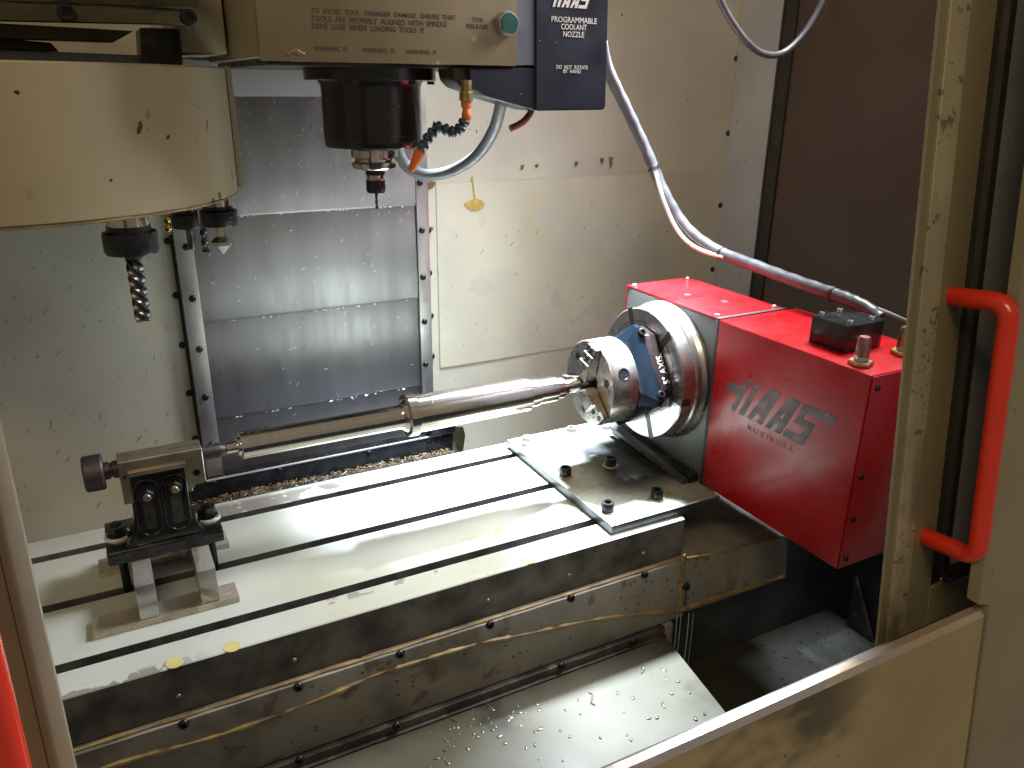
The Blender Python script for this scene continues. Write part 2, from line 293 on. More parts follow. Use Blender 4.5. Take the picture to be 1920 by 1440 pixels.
m_chipm = mat('aluminium_chip', (.80,.80,.83), .3, .35, var=.1, vs=80)
m_chipd = mat('dark_sliver', (.06,.052,.042), .5, .2, var=.3, vs=80)
m_chipy = mat('ochre_swarf', (.20,.14,.062), .45, .15, var=.3, vs=90, stains=[dict(col=(.08,.06,.04), scale=70, lo=.54, hi=.6)])
m_coolant = mat('milky_coolant', (.55,.62,.68), .15, var=.05)
m_drop = mat('coolant_drop', (.10,.09,.055), .12, var=.1, vs=60, coat=.5)
m_coin = mat('pale_yellow_plug', (.50,.42,.17), .35, var=.06, vs=50)

# ================================================================== back wall, side wall, floor
WY = .65
wl = root('back_wall', 'cream enamelled back wall sheet behind the steel slide covers', 'wall', (0,WY,-.3))
part('panel', nbox((-1.6,WY,-.42),(-.585,WY+.02,1.3)), m_wall, wl)
part('panel', nbox((-.14,WY+.001,-.42),(.62,WY+.02,1.3)), m_wall, wl)
part('panel', nbox((-.585,WY+.012,.56),(-.14,WY+.02,1.3)), m_wallR, wl)
part('patch_sheet', nbox((-.118,WY-.0004,.048),(.60,WY+.0005,.421)), m_patch, wl)
m_drip = mat('yellow_oil_drip', (.40,.31,.09), .25, var=.15, vs=40, coat=.3)
m_drip2 = mat('brown_oil_drip', (.19,.11,.04), .3, var=.2, vs=40)
def drip(pts, m): part('drip_stain', nprism([P(a,b,'y',WY-.0004) for a,b in pts], (0,-.0007,0)), m, wl)
drip([(884,330),(887,330),(889,352),(892,372),(902,375),(909,383),(905,390),(895,395),(884,395),(875,390),(869,382),(877,378),(888,373),(886,352)], m_drip)
for px, py, h_ in ((979,310,9),(1006,309,6),(1080,303,10),(1128,297,11),(1145,295,22)):
    drip([(px-3,py),(px+4,py-1),(px+3,py+h_*.6),(px,py+h_),(px-2,py+h_*.7)], m_drip2)
drip([(806,338),(818,342),(812,352),(804,356),(801,348)], m_drip2); drip([(808,424),(813,428),(809,434),(805,430)], m_drip2)
b_s = button_mesh('screw', .0062, .0045, m_bolt)
for px, py in ((314,452),(330,554),(342,647),(355,737),(366,822)): inst('screw', b_s, wl, P(px,py,'y',WY), (0,-1,0))
for px, py in ((803,432),(805,512),(808,592),(810,668)): inst('screw', b_s, wl, P(px,py,'y',WY), (0,-1,0))
for px, py in ((1380,110),(1365,250),(1350,385),(1335,505)): inst('screw', b_s, wl, P(px,py,'y',WY), (0,-1,0))
RX = .60
sw = root('side_wall', 'narrow white side panel beside the brown window', 'wall', (RX,.58,-.3))
part('panel', nbox((RX,.522,-.42),(RX+.02,WY,1.3)), m_wallR, sw)
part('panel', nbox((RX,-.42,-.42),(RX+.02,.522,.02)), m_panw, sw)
part('edge_flange', nbox((RX-.004,.519,.02),(RX,.524,1.3)), m_gskt, sw)
sv = root('side_window', 'large brown smoked window in the right side wall', 'window', (RX,.2,.02))
part('pane', nbox((RX+.004,-.42,.02),(RX+.012,.519,1.3)), m_window, sv)
part('seal', nbox((RX-.002,.488,.02),(RX+.004,.519,1.3)), m_rubber, sv)

fp = part('floor_pan', nbox((-1.0,-.40,-.33),(.60,.60,-.30)), m_pan); fp['kind'] = 'structure'
pw = root('pan_wall', 'dark blue-grey sheet wall standing behind the floor pan', 'wall', (.2,.02,-.30))
part('sheet', nbox((-.07,.018,-.298),(.385,.03,-.10)), m_panw, pw)
part('end_sheet', nbox((.385,-.25,-.298),(.395,.03,-.10)), m_panw, pw)
part('angle_bracket', nprism([(.375,-.085,-.298),(.375,-.03,-.298),(.375,-.03,-.2)], (.006,0,0)), m_bracket, pw)
# debris on the pan
def slivers(n, fn, lmin, lmax, th, rise=.3):
    bm = bmesh.new()
    for _ in range(n):
        c, u, nr = fn(); u = V(u).normalized(); nr = V(nr).normalized(); s = u.cross(nr)
        l = random.uniform(lmin, lmax); k = random.uniform(-.6,.6); pts = []
        for i in range(4):
            t = i/3-.5; pts.append(V(c) + u*l*t + s*k*l*(t*t) + nr*(th*.6 + rise*l*(.25-t*t)*random.random()))
        tube(bm, pts, lambda t: th*(1-.6*abs(2*t-1)), 4)
    return bm
def rnd_pan():
    return V((random.uniform(.0,.38), random.uniform(-.28,.015), -.30)), (random.uniform(-1,1),random.uniform(-1,1),0), (0,0,1)
one('pan_swarf', slivers(170, rnd_pan, .003, .010, .0010), m_chipd, 'dark swarf slivers scattered over the floor pan', None, kind='stuff')

# ================================================================== column way cover
wc = root('column_way_cover', 'overlapping brushed steel slide covers on the column', 'way cover', (-.37,WY,-.1))
yp = WY-.004
for i, (z0, z1) in enumerate(((.386,.578),(.205,.392),(.022,.212),(-.10,.03))):
    y0 = yp - .012 + i*.0035
    bm = bmesh.new()
    prism(bm, [(-.567,y0,z1),(-.567,y0-.0015,z0+.004),(-.567,y0,z0),(-.567,y0+.003,z0),(-.567,y0+.003,z1)], (.400,0,0))
    part('cover_panel', bm, m_cover, wc)
part('top_strip', nbox((-.567,yp-.016,.578),(-.167,yp,.632), .001), m_wallR, wc)
for x0, x1 in ((-.596,-.5675),(-.1665,-.142)):
    part('guide_strip', nbox((x0,yp-.015,-.10),(x1,WY,.60), .0015), m_strip, wc)
part('shadow_gap', nbox((-.601,WY-.003,-.10),(-.5965,WY+.002,.60)), m_gskt, wc)
for px, py in ((349,463),(361,560),(374,655),(385,745),(397,834)): inst('screw', b_s, wc, P(px,py,'y',yp-.015), (0,-1,0))
for px, py in ((787,343),(791,432),(793,520),(796,603),(798,683)): inst('screw', b_s, wc, P(px,py,'y',yp-.015), (0,-1,0))
fb = root('foot_bar', 'black bolted bar along the foot of the slide covers', 'bar', (-.36,.64,-.15))
part('bar', nbox((-.63,.612,-.150),(-.108,WY-.003,-.086), .002), m_cast, fb)
part('bright_lip', nbox((-.60,.610,-.0855),(-.135,.6135,-.0830)), m_wallR, fb)
part('end_block', nbox((-.16,.604,-.0825),(-.105,WY-.004,-.062), .003), m_cast, fb)
for px in (400,524,692,805): inst('screw', b_s, fb, P(px, 905-(px-400)*.192,'y',.612)+V((0,0,0)), (0,-1,0))
bm = bmesh.new(); st = P(868,806,'y',WY-.001)
pts = [(835,800),(868,800),(872,815),(868,845),(858,845),(853,828),(838,828)]
one('grease_splat', nprism([P(a,b,'y',WY-.001) for a,b in pts], (0,-.0012,0)), m_drkst, 'dark grease smear on the wall beside the foot bar end', 'stain')
def rnd_cover():
    z = .60-abs(random.gauss(0,.14)) if random.random() < .8 else random.uniform(0,.55)
    return V((random.uniform(-.56,-.172), yp-.013, max(.0,z))), (random.uniform(-1,1),0,random.uniform(-1.6,.6)), (0,-1,0)
one('cover_chips', slivers(230, rnd_cover, .003, .009, .00055, .6), m_chipm, 'tiny bright metal chips stuck on the slide covers', None, kind='stuff')
bm = bmesh.new()
for zz, n in ((.386,26),(.205,22),(.022,22)):
    for _ in range(n):
        x = random.uniform(-.55,-.18); r = random.uniform(.0008,.0022)
        bmesh.ops.create_icosphere(bm, subdivisions=1, radius=r, matrix=Matrix.Translation((x, yp-.0125, zz-random.uniform(0,.001))) @ Matrix.Diagonal((1.3,.8,1,1)))
one('edge_droplets', bm, m_coolant, 'pale droplets hanging along the slide cover edges', None, kind='stuff')
def rnd_wall():
    if random.random() < .6: x = random.uniform(-.95,-.61)
    else: x = random.uniform(-.12,.5)
    return V((x, WY-.0006 if x < -.12 else WY-.002, random.uniform(-.12,.35))), (random.uniform(.2,1),0,random.uniform(.3,1.4)), (0,-1,0)
one('wall_slivers', slivers(120, rnd_wall, .003, .013, .0006, .1), m_chipd, 'dark slivers stuck to the cream back wall', None, kind='stuff')
# yellow swarf ridge behind the table
bm = bmesh.new()
one('swarf_ledge', nprism([(-.66,.38,-.30),(-.66,.38,-.118),(-.66,.55,-.122),(-.66,.6105,-.126),(-.66,.6105,-.30)],(.55,0,0)), m_panw, 'dark blue ledge behind the table carrying the swarf', 'ledge')
def rnd_ridge():
    x = random.uniform(-.64,-.12); return V((x, .609-random.random()**1.5*.013, -.126+random.random()**2*.009)), (random.uniform(-1,1),random.uniform(-.4,.4),random.uniform(-.5,.5)), (0,-.5,1)
one('swarf_ridge', slivers(650, rnd_ridge, .005, .012, .0013), m_chipy, 'ridge of ochre swarf and chips behind the table', None, kind='stuff')
one('swarf_chips', slivers(90, rnd_ridge, .005, .014, .0008), m_chipm, 'bright chips mixed through the ochre swarf ridge', None, kind='stuff')

# ================================================================== table
T0 = -.914
tb = root('machine_table', 'long pale wet machine table with three dark grooves', 'table', (-.457,.178,-.062))
def slot(c): return [(c-.008,0),(c-.008,-.018),(c-.0145,-.018),(c-.0145,-.030),(c+.0145,-.030),(c+.0145,-.018),(c+.008,-.018),(c+.008,0)]
bm = bmesh.new()
prof = [(0,-.062),(0,-.0012),(.0012,0)] + slot(.053) + slot(.178) + slot(.303) + [(.3548,0),(.356,-.0012),(.356,-.062)]
prism(bm, [V((T0,y,z)) for y, z in prof], (-T0,0,0))
me = mesh_of(bm, 'slotted_top', m_table, 30); me.materials.append(m_tside); me.materials.append(m_slot)
for f in me.polygons:
    if abs(f.normal.z) < .6 or f.center.z < -.0015: f.material_index = 2 if .01 < f.center.y < .345 and f.center.z > -.05 else 1
part('slotted_top', me, None, tb)
coin = mesh_of(nlathe([(.0095,0),(.0093,.0005),(0,.0005)], n=20), 'plug', m_coin)
for px, py in ((435,1213),(327,1243),(990,1050),(1062,1028),(938,996),(1007,975)): inst('plug', coin, tb, P(px,py,'z',.0), (0,0,1))

# ================================================================== saddle guard below the table
sg = root('saddle_guard', 'stained grey sheet guard with ochre sealant below the table edge', 'guard', (-.4,-.012,-.16))
GY = -.013
def gp(px, py, y=GY): return P(px,py,'y',y)
gz = -.064
part('panel', nbox((T0,GY,-.166),(.004,.30,gz), .001), m_guard, sg)
# drooping right extension
A = gp(1284,1050); B = gp(1478,1004); C = gp(1474,1084); E = gp(1284,1149)
part('extension', nprism([A+V((.004,0,0)),B,C,E+V((.004,0,0))], (0,.27,0), .001), m_guard, sg)
part('end_sheet', nprism([B+V((.001,.03,0)),gp(1600,1040)+V((0,.03,0)),gp(1640,1110)+V((0,.03,-.01)),C+V((.001,.03,0))], (0,.02,0)), m_panw, sg)
def bead(pts, r, y): return ntube(curve([P(a,b,'y',y)+V((0,0,random.uniform(-.0016,.0016))) for a,b in pts], 9), lambda t: r*(1+.35*math.sin(t*61)+.3*math.sin(t*173+1)+random.uniform(-.25,.25)), 7)
part('sealant_bead', bead([(-60,1540),(200,1440),(420,1377),(600,1310),(700,1268),(800,1233),(900,1208),(992,1187),(1092,1165),(1180,1153),(1267,1146)], .0030, GY), m_seal, sg)
part('sealant_bead', bead([(1267,1148),(1320,1128),(1400,1103),(1470,1080)], .0032, GY), m_seal, sg)
part('sealant_bead', bead([(1281,1040),(1279,1075),(1276,1110),(1273,1150)], .0026, GY-.001), m_seal, sg)
part('sealant_bead', ntube(curve([V((x,-.007,-.0632+random.uniform(-.0007,.0007))) for x in [T0+i*.05 for i in range(19)]], 4), lambda t: .0026*(1+.3*math.sin(t*90)), 7), m_seal, sg)
part('sealant_bead', bead([(1286,1048),(1340,1036),(1400,1022),(1470,1006)], .0018, GY), m_seal, sg)
for px, py in ((344,1357),(559,1287),(750,1226),(918,1171),(1070,1121),(1208,1077),(1286,1100)): inst('screw', b_s, sg, gp(px,py), (0,-1,0))
b_t = button_mesh('screw', .0028, .002, m_boltlit)
for px, py in ((335,1305),(552,1237),(915,1126),(1067,1078),(1206,1037)): inst('screw', b_t, tb, P(px,py,'y',0), (0,-1,0))

# lower way cover
lw = root('front_way_cover', 'wet tan slide cover plate below the grey guard', 'way cover', (-.45,-.1,-.2))
LZ = -.183
me = mesh_of(nprism([(-.95,-.022,LZ),(-.036,-.022,LZ),(-.060,-.188,LZ-.002),(-.95,-.188,LZ-.002)], (0,0,-.0022), .0005), 'plate', m_lplate)
part('plate', me, None, lw)
part('front_lip', nprism([(-.95,-.1895,LZ-.002),(-.0606,-.1895,LZ-.002),(-.0606,-.1895,LZ-.030),(-.95,-.1895,LZ-.030)], (0,.0012,0)), m_pedge, lw)
part('side_lip', nprism([(-.0372,-.022,LZ-.003),(-.0612,-.188,LZ-.005),(-.0612,-.188,LZ-.030),(-.0372,-.022,LZ-.030)], (-.001,0,0)), m_pedge, lw)
part('rear_bracket', nbox((-.95,-.0215,LZ-.012),(-.036,-.012,LZ+.0155), .001), m_bracket, lw)
part('rear_bracket_lip', nbox((-.95,-.026,LZ+.0005),(-.036,-.0216,LZ+.0035), .0006), m_bracket, lw)
part('corner_tab', nbox((-.036,-.0205,LZ-.02),(-.020,-.0125,LZ+.0165), .001), m_guard, lw)
for px, py in ((562,1424),(744,1360),(1052,1248),(1187,1202)): inst('screw', b_s, lw, P(px,py,'y',-.0215), (0,-1,0))
bm = bmesh.new()
for _ in range(105):
    t = random.random(); x = random.uniform(-.65,-.06); y = random.uniform(-.18,-.03)
    if random.random() < .45: x, y = -.36+random.gauss(0,.06), -.055+random.gauss(0,.02)
    if not (-.9 < x < -.075 and -.185 < y < -.028): continue
    r = random.uniform(.0009,.0028)
    bmesh.ops.create_uvsphere(bm, u_segments=10, v_segments=6, radius=r, matrix=Matrix.Translation((x,y,LZ)) @ Matrix.Rotation(random.random()*3,4,'Z') @ Matrix.Diagonal((random.uniform(1,2.2),1,.20,1)))
for px, py in ((1110,1310),(850,1350),(945,1307),(918,1312),(1205,1253),(840,1395),(885,1330)):
    c = P(px,py,'z',LZ); a = random.uniform(.6,1.6); k = random.choice((-1,1))*.004
    tube(bm, curve([c+V((math.cos(a)*s*.012 + k*math.sin(s*3), math.sin(a)*s*.012, 0)) for s in (-1,-.5,0,.5,1)],4), lambda t: .0016*(1-.5*abs(2*t-1)), 6)
one('coolant_drops', bm, m_drop, 'coolant drops beaded on the tan slide plate', None, kind='stuff')
bm = bmesh.new()
for px, w in ((1270,.0006),(1277,.0005),(1292,.0007),(1300,.0004)):
    a = P(px,1150,'y',GY-.002); 
    tube(bm, [a, a+V((.001,0,-.04)), a+V((.0005,0,-.085)), a+V((.001,0,-.13))], w, 6)
one('coolant_drips', bm, m_coolant, 'thin pale coolant strands running off the guard joint', None, kind='stuff')

# ================================================================== fixture plate
pl = root('fixture_plate', 'thick steel fixture plate bolted flat on the right table end', 'plate', (-.03,.17,0))
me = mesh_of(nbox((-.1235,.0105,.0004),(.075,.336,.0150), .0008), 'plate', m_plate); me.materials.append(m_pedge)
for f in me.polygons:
    if f.normal.z < .5: f.material_index = 1  # unlit plate edges get a darker material, shade put into the colour
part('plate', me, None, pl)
part('plate_extension', nbox((.075,.045,.0004),(.215,.336,.0150)), m_plate, pl)
cap = bolt_mesh('cap_screw', .0094, .0135, m_bolt); wsh = mesh_of(nlathe([(.0128,0),(.0126,.0014),(.009,.0014)], n=24), 'washer', m_wash)
capz = bolt_mesh('cap_screw_lit', .0094, .0135, m_boltlit)
for i, (x, y) in enumerate(((-.100,.304),(-.010,.304),(-.102,.174),(-.017,.171),(-.105,.0495),(-.016,.0485))):
    o = inst('cap_screw', capz if i < 2 else cap, pl, (x,y,.0162), (0,0,1), random.random())  # two rear screws wear the bright material: lamplight put into their colour
    w_ = bpy.data.objects.new('washer', wsh); COL.objects.link(w_); w_.parent = o; w_.location = (0,0,-.0013)
hole = mesh_of(nlathe([(.0085,0),(.0083,.0004),(0,.0004)], n=20), 'hole', m_gskt)
inst('hole', hole, pl, (.060,.300,.0150))
inst('hole', mesh_of(nlathe([(.0055,0),(.0052,.0004),(0,.0004)], n=16), 'hole', m_wash), pl, (.010,.052,.0150))

# ================================================================== rotary table
AY, AZ = .169, .170
rt = root('rotary_table', 'red rotary indexer with steel platter and logo printed on its side', 'rotary table', (.14,.05,.015))
XF = .076
part('body', nbox((XF,.0585,.0155),(.204,.281,.2815), .0015), m_grey, rt)
part('base_foot', nbox((XF-.018,.062,.0155),(XF-.0005,.278,.030), .001), m_cast, rt)
part('base_rail', nprism([(XF-.030,.065,.0155),(XF-.019,.065,.0155),(XF-.019,.272,.036),(XF-.030,.272,.030)], (0,0,.006)), m_pedge, rt)
part('top_cover', nbox((XF-.001,.0565,.2820),(.206,.2825,.2850), .0012), m_red, rt)
part('rear_cover', nbox((XF-.0005,.2815,.02),(.206,.2835,.2818), .0006), m_red, rt)
part('joint_plate', nbox((XF-.003,.0495,.0155),(.207,.0560,.2862), .0006), m_gskt, rt)
mh = part('motor_housing', nbox((XF-.004,-.2135,.0180),(.225,.0490,.2845), .0022, 3), m_red, rt)
part('end_cover', nbox((XF-.002,-.2152,.0195),(.223,-.2142,.2830), .0004), m_red, rt)
pt = bmesh.new()
q = [(.001,0),(.112,0),(.112,.006),(.108,.012),(.108,.020),(.1055,.0225),(.1055,.044),(.1035,.046),(.001,.046)]
lathe(pt, [(r,-h) for r, h in q], (XF-.0004,AY,AZ), (1,0,0), 72)
part('platter', pt, m_platter, rt, 25)
xf = XF-.0466
for k in range(6):      # radial grooves cut in the platter face
    a = math.radians(8+60*k); u = V((0,math.cos(a),math.sin(a))); v = V((0,-math.sin(a),math.cos(a)))
    c0 = V((xf,AY,AZ))
    bm = nprism([c0+u*.030+v*.006, c0+u*.1052+v*.006, c0+u*.1052-v*.006, c0+u*.030-v*.006], (.0006,0,0))
    prism(bm, [c0+u*.1052+v*.006+V((.0006,0,0)), c0+u*.1058+v*.006+V((.0006,0,0)), c0+u*.1058-v*.006+V((.0006,0,0)), c0+u*.1052-v*.006+V((.0006,0,0))], (.016,0,0))
    part('groove', bm, m_gskt, rt)
ring = mesh_of(nlathe([(.0853,0),(.0853,.0003),(.0845,.0003),(.0845,0)], n=64, cap=False), 'ring_mark', m_gskt); inst('ring_mark', ring, rt, (xf+.0002,AY,AZ), (-1,0,0))
b_r = button_mesh('screw', .0045, .0035, m_boltlit); b_k = button_mesh('screw_dark', .0042, .0028, m_bolt)
for x, y in ((.083,.272),(.199,.274),(.083,.066),(.196,.066)): inst('screw', b_r, rt, (x,y,.2850), (0,0,1))
for x, z in ((.084,.268),(.084,.150),(.084,.032),(.215,.268),(.215,.032),(.165,.032),(.084,.09)): inst('screw', b_k, rt, (x,-.2152,z), (0,-1,0))
h2 = mesh_of(nlathe([(.006,0),(.0058,.0003),(0,.0003)], n=16), 'hole', m_gskt)
for x, y in ((.125,.185),(.15,.125)): inst('hole', h2, rt, (x,y,.2850))
# logo
def logo(name, org, ux, vz, su, sv, shear, m, par, t, keep=None):
    polys = [[(0,.48),(.80,.48),(.80,.73),(.05,.73)], [(.72,0),(1.02,0),(1.02,1),(.72,1)], [(1.24,0),(1.54,0),(1.54,1),(1.24,1)],
        [(1.72,0),(2.00,0),(2.34,1),(2.06,1)], [(2.26,0),(2.56,0),(2.62,1),(2.30,1)], [(1.98,.2),(2.28,.2),(2.28,.38),(2.04,.38)],
        [(2.74,0),(3.02,0),(3.36,1),(3.08,1)], [(3.28,0),(3.58,0),(3.64,1),(3.32,1)], [(3.0,.2),(3.30,.2),(3.30,.38),(3.06,.38)],
        [(3.82,.79),(5.35,.79),(5.35,1),(3.82,1)], [(3.82,.44),(4.10,.44),(4.10,.79),(3.82,.79)], [(3.82,.44),(4.72,.44),(4.72,.62),(4.1,.62)], [(4.42,.2),(4.72,.2),(4.72,.44),(4.42,.44)], [(3.70,0),(4.72,0),(4.72,.2),(3.70,.2)]]
    bm = bmesh.new(); n = V(ux).cross(V(vz)).normalized()
    for i, pg in enumerate(polys):
        prism(bm, [V(org)+V(ux)*(su*(u+shear*v))+V(vz)*(sv*v)+n*(.00002*i) for u, v in pg], n*t)
    return part(name, bm, m, par)
x0 = XF-.0041
o0 = P(1352,745,'x',x0); o1 = P(1560,790,'x',x0); zb = .146
logo('lettering', (x0,o0.y+.004,.1600), (0,-1,0), (0,0,1), abs(o0.y-o1.y)/5.75, .057, .72, m_logo, rt, .0002)
text('lettering', "MADE IN U.S.A.", .011, (x0-.0001, o0.y-.058, .1435), (0,-1,0), (0,0,1), m_logo2, rt, sx=1.0, space=1.2)
# connector
zt = .2845
cb = [P(1513,640,'z',zt), P(1585,663,'z',zt), P(1661,640,'z',zt), P(1663,628,'z',zt), P(1585,612,'z',zt)]
c1 = cb[0]; c2 = cb[1]
cx0, cx1 = c2.x-.002, c2.x+.070; cy0, cy1 = c2.y, c1.y
cn = part('connector_box', nprism([(cx0,cy0,zt),(cx0,cy1,zt),(cx0+.046,cy1,zt),(cx1,cy1-.02,zt),(cx1,cy0+.004,zt),(cx1-.01,cy0,zt)], (0,0,.036), .0012), m_cast, rt)
cs = bolt_mesh('cap_screw_small', .0036, .005, m_boltlit)
for fx, fy in ((.12,.86),(.62,.9),(.15,.12),(.72,.14)): inst('cap_screw', cs, rt, (cx0+(cx1-cx0)*fx, cy0+(cy1-cy0)*fy, zt+.036), (0,0,1))
for px, py, hgt in ((1613,684,.034),(1692,664,.034)):
    c = P(px,py,'z',zt)
    o = part('brass_fitting', hexnut(bmesh.new(), .0150, 0, .006, c), m_brass, rt)
    part('fitting_nut', hexnut(bmesh.new(), .0088, .006, .012, c, spin=.1), m_boltlit, o)
    part('silencer', nlathe([(.0085,.012),(.0088,.014),(.0072,hgt),(.006,hgt+.002),(0,hgt+.002)], c, n=20), m_copper if px < 1650 else m_brass, o)

# ================================================================== adapter + chuck
ad = root('angle_adapter', 'blued steel adapter block with engraved angle mark behind the chuck', 'adapter', (.0,AY,.08))
def rotsq(x, half, ch, rot):
    pts = []
    for k in range(4):
        a = rot + math.pi/2*k; u = V((0,math.cos(a),math.sin(a))); v = V((0,-math.sin(a),math.cos(a)))
        pts += [V((x,AY-.002,AZ)) + u*half - v*(half-ch), V((x,AY-.002,AZ)) + u*half + v*(half-ch)]
    return pts
R0 = math.radians(55)
bm = bmesh.new(); A_ = [bm.verts.new(p) for p in rotsq(-.022,.0555,.016,R0)]; B_ = [bm.verts.new(p) for p in rotsq(-.002,.0665,.008,R0)]; C_ = [bm.verts.new(p) for p in rotsq(.006,.0665,.008,R0)]
bm.faces.new(A_); bm.faces.new(C_)
for R_, Q_ in ((A_,B_),(B_,C_)):
    for i in range(8): bm.faces.new((R_[i],R_[(i+1)%8],Q_[(i+1)%8],Q_[i]))
part('block', bm, m_blue, ad)
part('sub_plate', nprism(rotsq(.0065,.0665,.022,R0), (.0225,0,0), .0010), m_subp, ad)
a = R0 + math.pi/2*1.0
# lettering on the face that looks towards the operator
fa = R0 + math.pi/2*1; best = None
for k in range(4):
    aa = R0 + math.pi/2*k; u = V((0,math.cos(aa),math.sin(aa)))
    if best is None or u.y < best[0]: best = (u.y, aa)
u = V((0,math.cos(best[1]),math.sin(best[1]))); v = V((0,-math.sin(best[1]),math.cos(best[1])))
if v.z < 0: v = -v
fc = V((0,AY-.002,AZ)) + u*.0667
text('lettering', "5° AXIS.", .0165, fc+V((.0275,0,0))-v*.036, v, (-1,0,0), m_white, ad, sx=.85)
soc = bolt_mesh('clamp_screw', .0062, .004, m_bolt)
inst('clamp_screw', soc, ad, fc+V((.004,0,0))-v*.050, u); inst('clamp_screw', soc, ad, fc+V((.004,0,0))+v*.050, u)
ck = root('chuck', 'three-jaw chuck of polished steel gripping the shaft', 'chuck', (-.045,AY,.10))
cc = V((-.0225,AY-.002,AZ))
part('body', nlathe([(0,0),(.0655,0),(.067,.0015),(.067,.044),(.0655,.0465),(.0225,.0465),(.0215,.045),(.0215,.01),(0,.01)], cc, (-1,0,0), 72), m_chuck, ck)
xfc = cc.x-.0465
for k in range(3):
    a = math.radians(103+120*k); u = V((0,math.cos(a),math.sin(a))); v = V((0,-math.sin(a),math.cos(a))); c0 = V((xfc,cc.y,cc.z))
    X = V((-1,0,0)); hw = .0125
    def q3(r, h): return c0 + u*r + X*h
    prof = [q3(.0125,-.002), q3(.066,-.002), q3(.066,.009), q3(.054,.009), q3(.054,.014), q3(.041,.014), q3(.041,.019), q3(.0125,.019)]
    jw = part('jaw', nprism([p - v*hw for p in prof], v*hw*2, .0008), m_jaw, ck)
    tip = part('jaw_slot', nprism([q3(.024,-.001)-v*.0145, q3(.0668,-.001)-v*.0145, q3(.0668,-.001)+v*.0145, q3(.024,-.001)+v*.0145], X*.0014), m_gskt, ck)
    for rr_, hh in ((.060,.009),(.0475,.014)):
        s_ = inst('jaw_screw', mesh_of(nlathe([(.0048,0),(.0046,.0006),(.0030,.0006),(.0028,.0002),(0,.0002)], n=16), 'jaw_screw', m_bolt), ck, c0+u*rr_+X*hh, X)
    a2 = a + math.radians(60); u_ = V((0,math.cos(a2),math.sin(a2)))
    inst('face_screw', mesh_of(nlathe([(.0062,0),(.006,.0006),(.0038,.0006),(.0036,.0002),(0,.0002)], n=18), 'face_screw', m_bolt), ck, c0+u_*.048+X*.0002, X)
for a in (153, 273, 33):
    a = math.radians(a); u = V((0,math.cos(a),math.sin(a)))
    inst('key_socket', mesh_of(nlathe([(.0098,-.0006),(.0096,.0008),(.0078,.0008),(.0074,.0004),(0,.0004)], n=24), 'key_socket', m_bolt), ck, cc+V((-.026,0,0))+u*.067, u)

# ================================================================== shaft
sh = root('turned_shaft', 'long stepped shiny steel shaft held between chuck and centre', 'shaft', (-.35,AY,.15))
def X_(px): return None
SA = V((-.62,AY,AZ+.0010))
prof = [(0,-.606),(.0071,-.606),(.0073,-.5935),(.0115,-.5930),(.0120,-.5925),(.0120,-.5895),(.0158,-.5893),(.0171,-.5880),(.0171,-.3795),(.0185,-.3755),(.0230,-.3700),(.0292,-.3690),(.0297,-.3683),(.0297,-.3560),(.0292,-.3555),(.0266,-.3553),(.0266,-.3345),(.0263,-.3343),(.0263,-.334),(.0266,-.3338),(.0258,-.1802),(.0252,-.1795),(.0218,-.1793),(.0215,-.1640),(.0196,-.1638),(.0194,-.1315),(.0166,-.1313),(.0164,-.1185),(.0108,-.1183),(.0108,-.060),(0,-.060)]
part('body', nlathe([(r,h+.62) for r, h in prof], SA, (1,0,0), 72), m_shaft, sh, 22)
part('keyway', nbox((-.586,AY+.004,AZ+.0166),(-.552,AY+.0075,AZ+.0174), .0003), m_tool, sh)
part('flat', nbox((-.1195,AY-.0114,AZ-.006),(-.1105,AY-.0105,AZ+.006), .0002), m_tool, sh)  # dark reflection on the neck, drawn in as a thin dark box

# ================================================================== tailstock
ts = root('tailstock', 'black bolted bracket tailstock with ground steel head and dark knob', 'tailstock', (-.69,.17,.055))
BZ0, BZ1 = .0545, .0720
part('base', nbox((-.757,.148,BZ0),(-.624,.230,BZ1), .0025, 3), m_cast, ts)
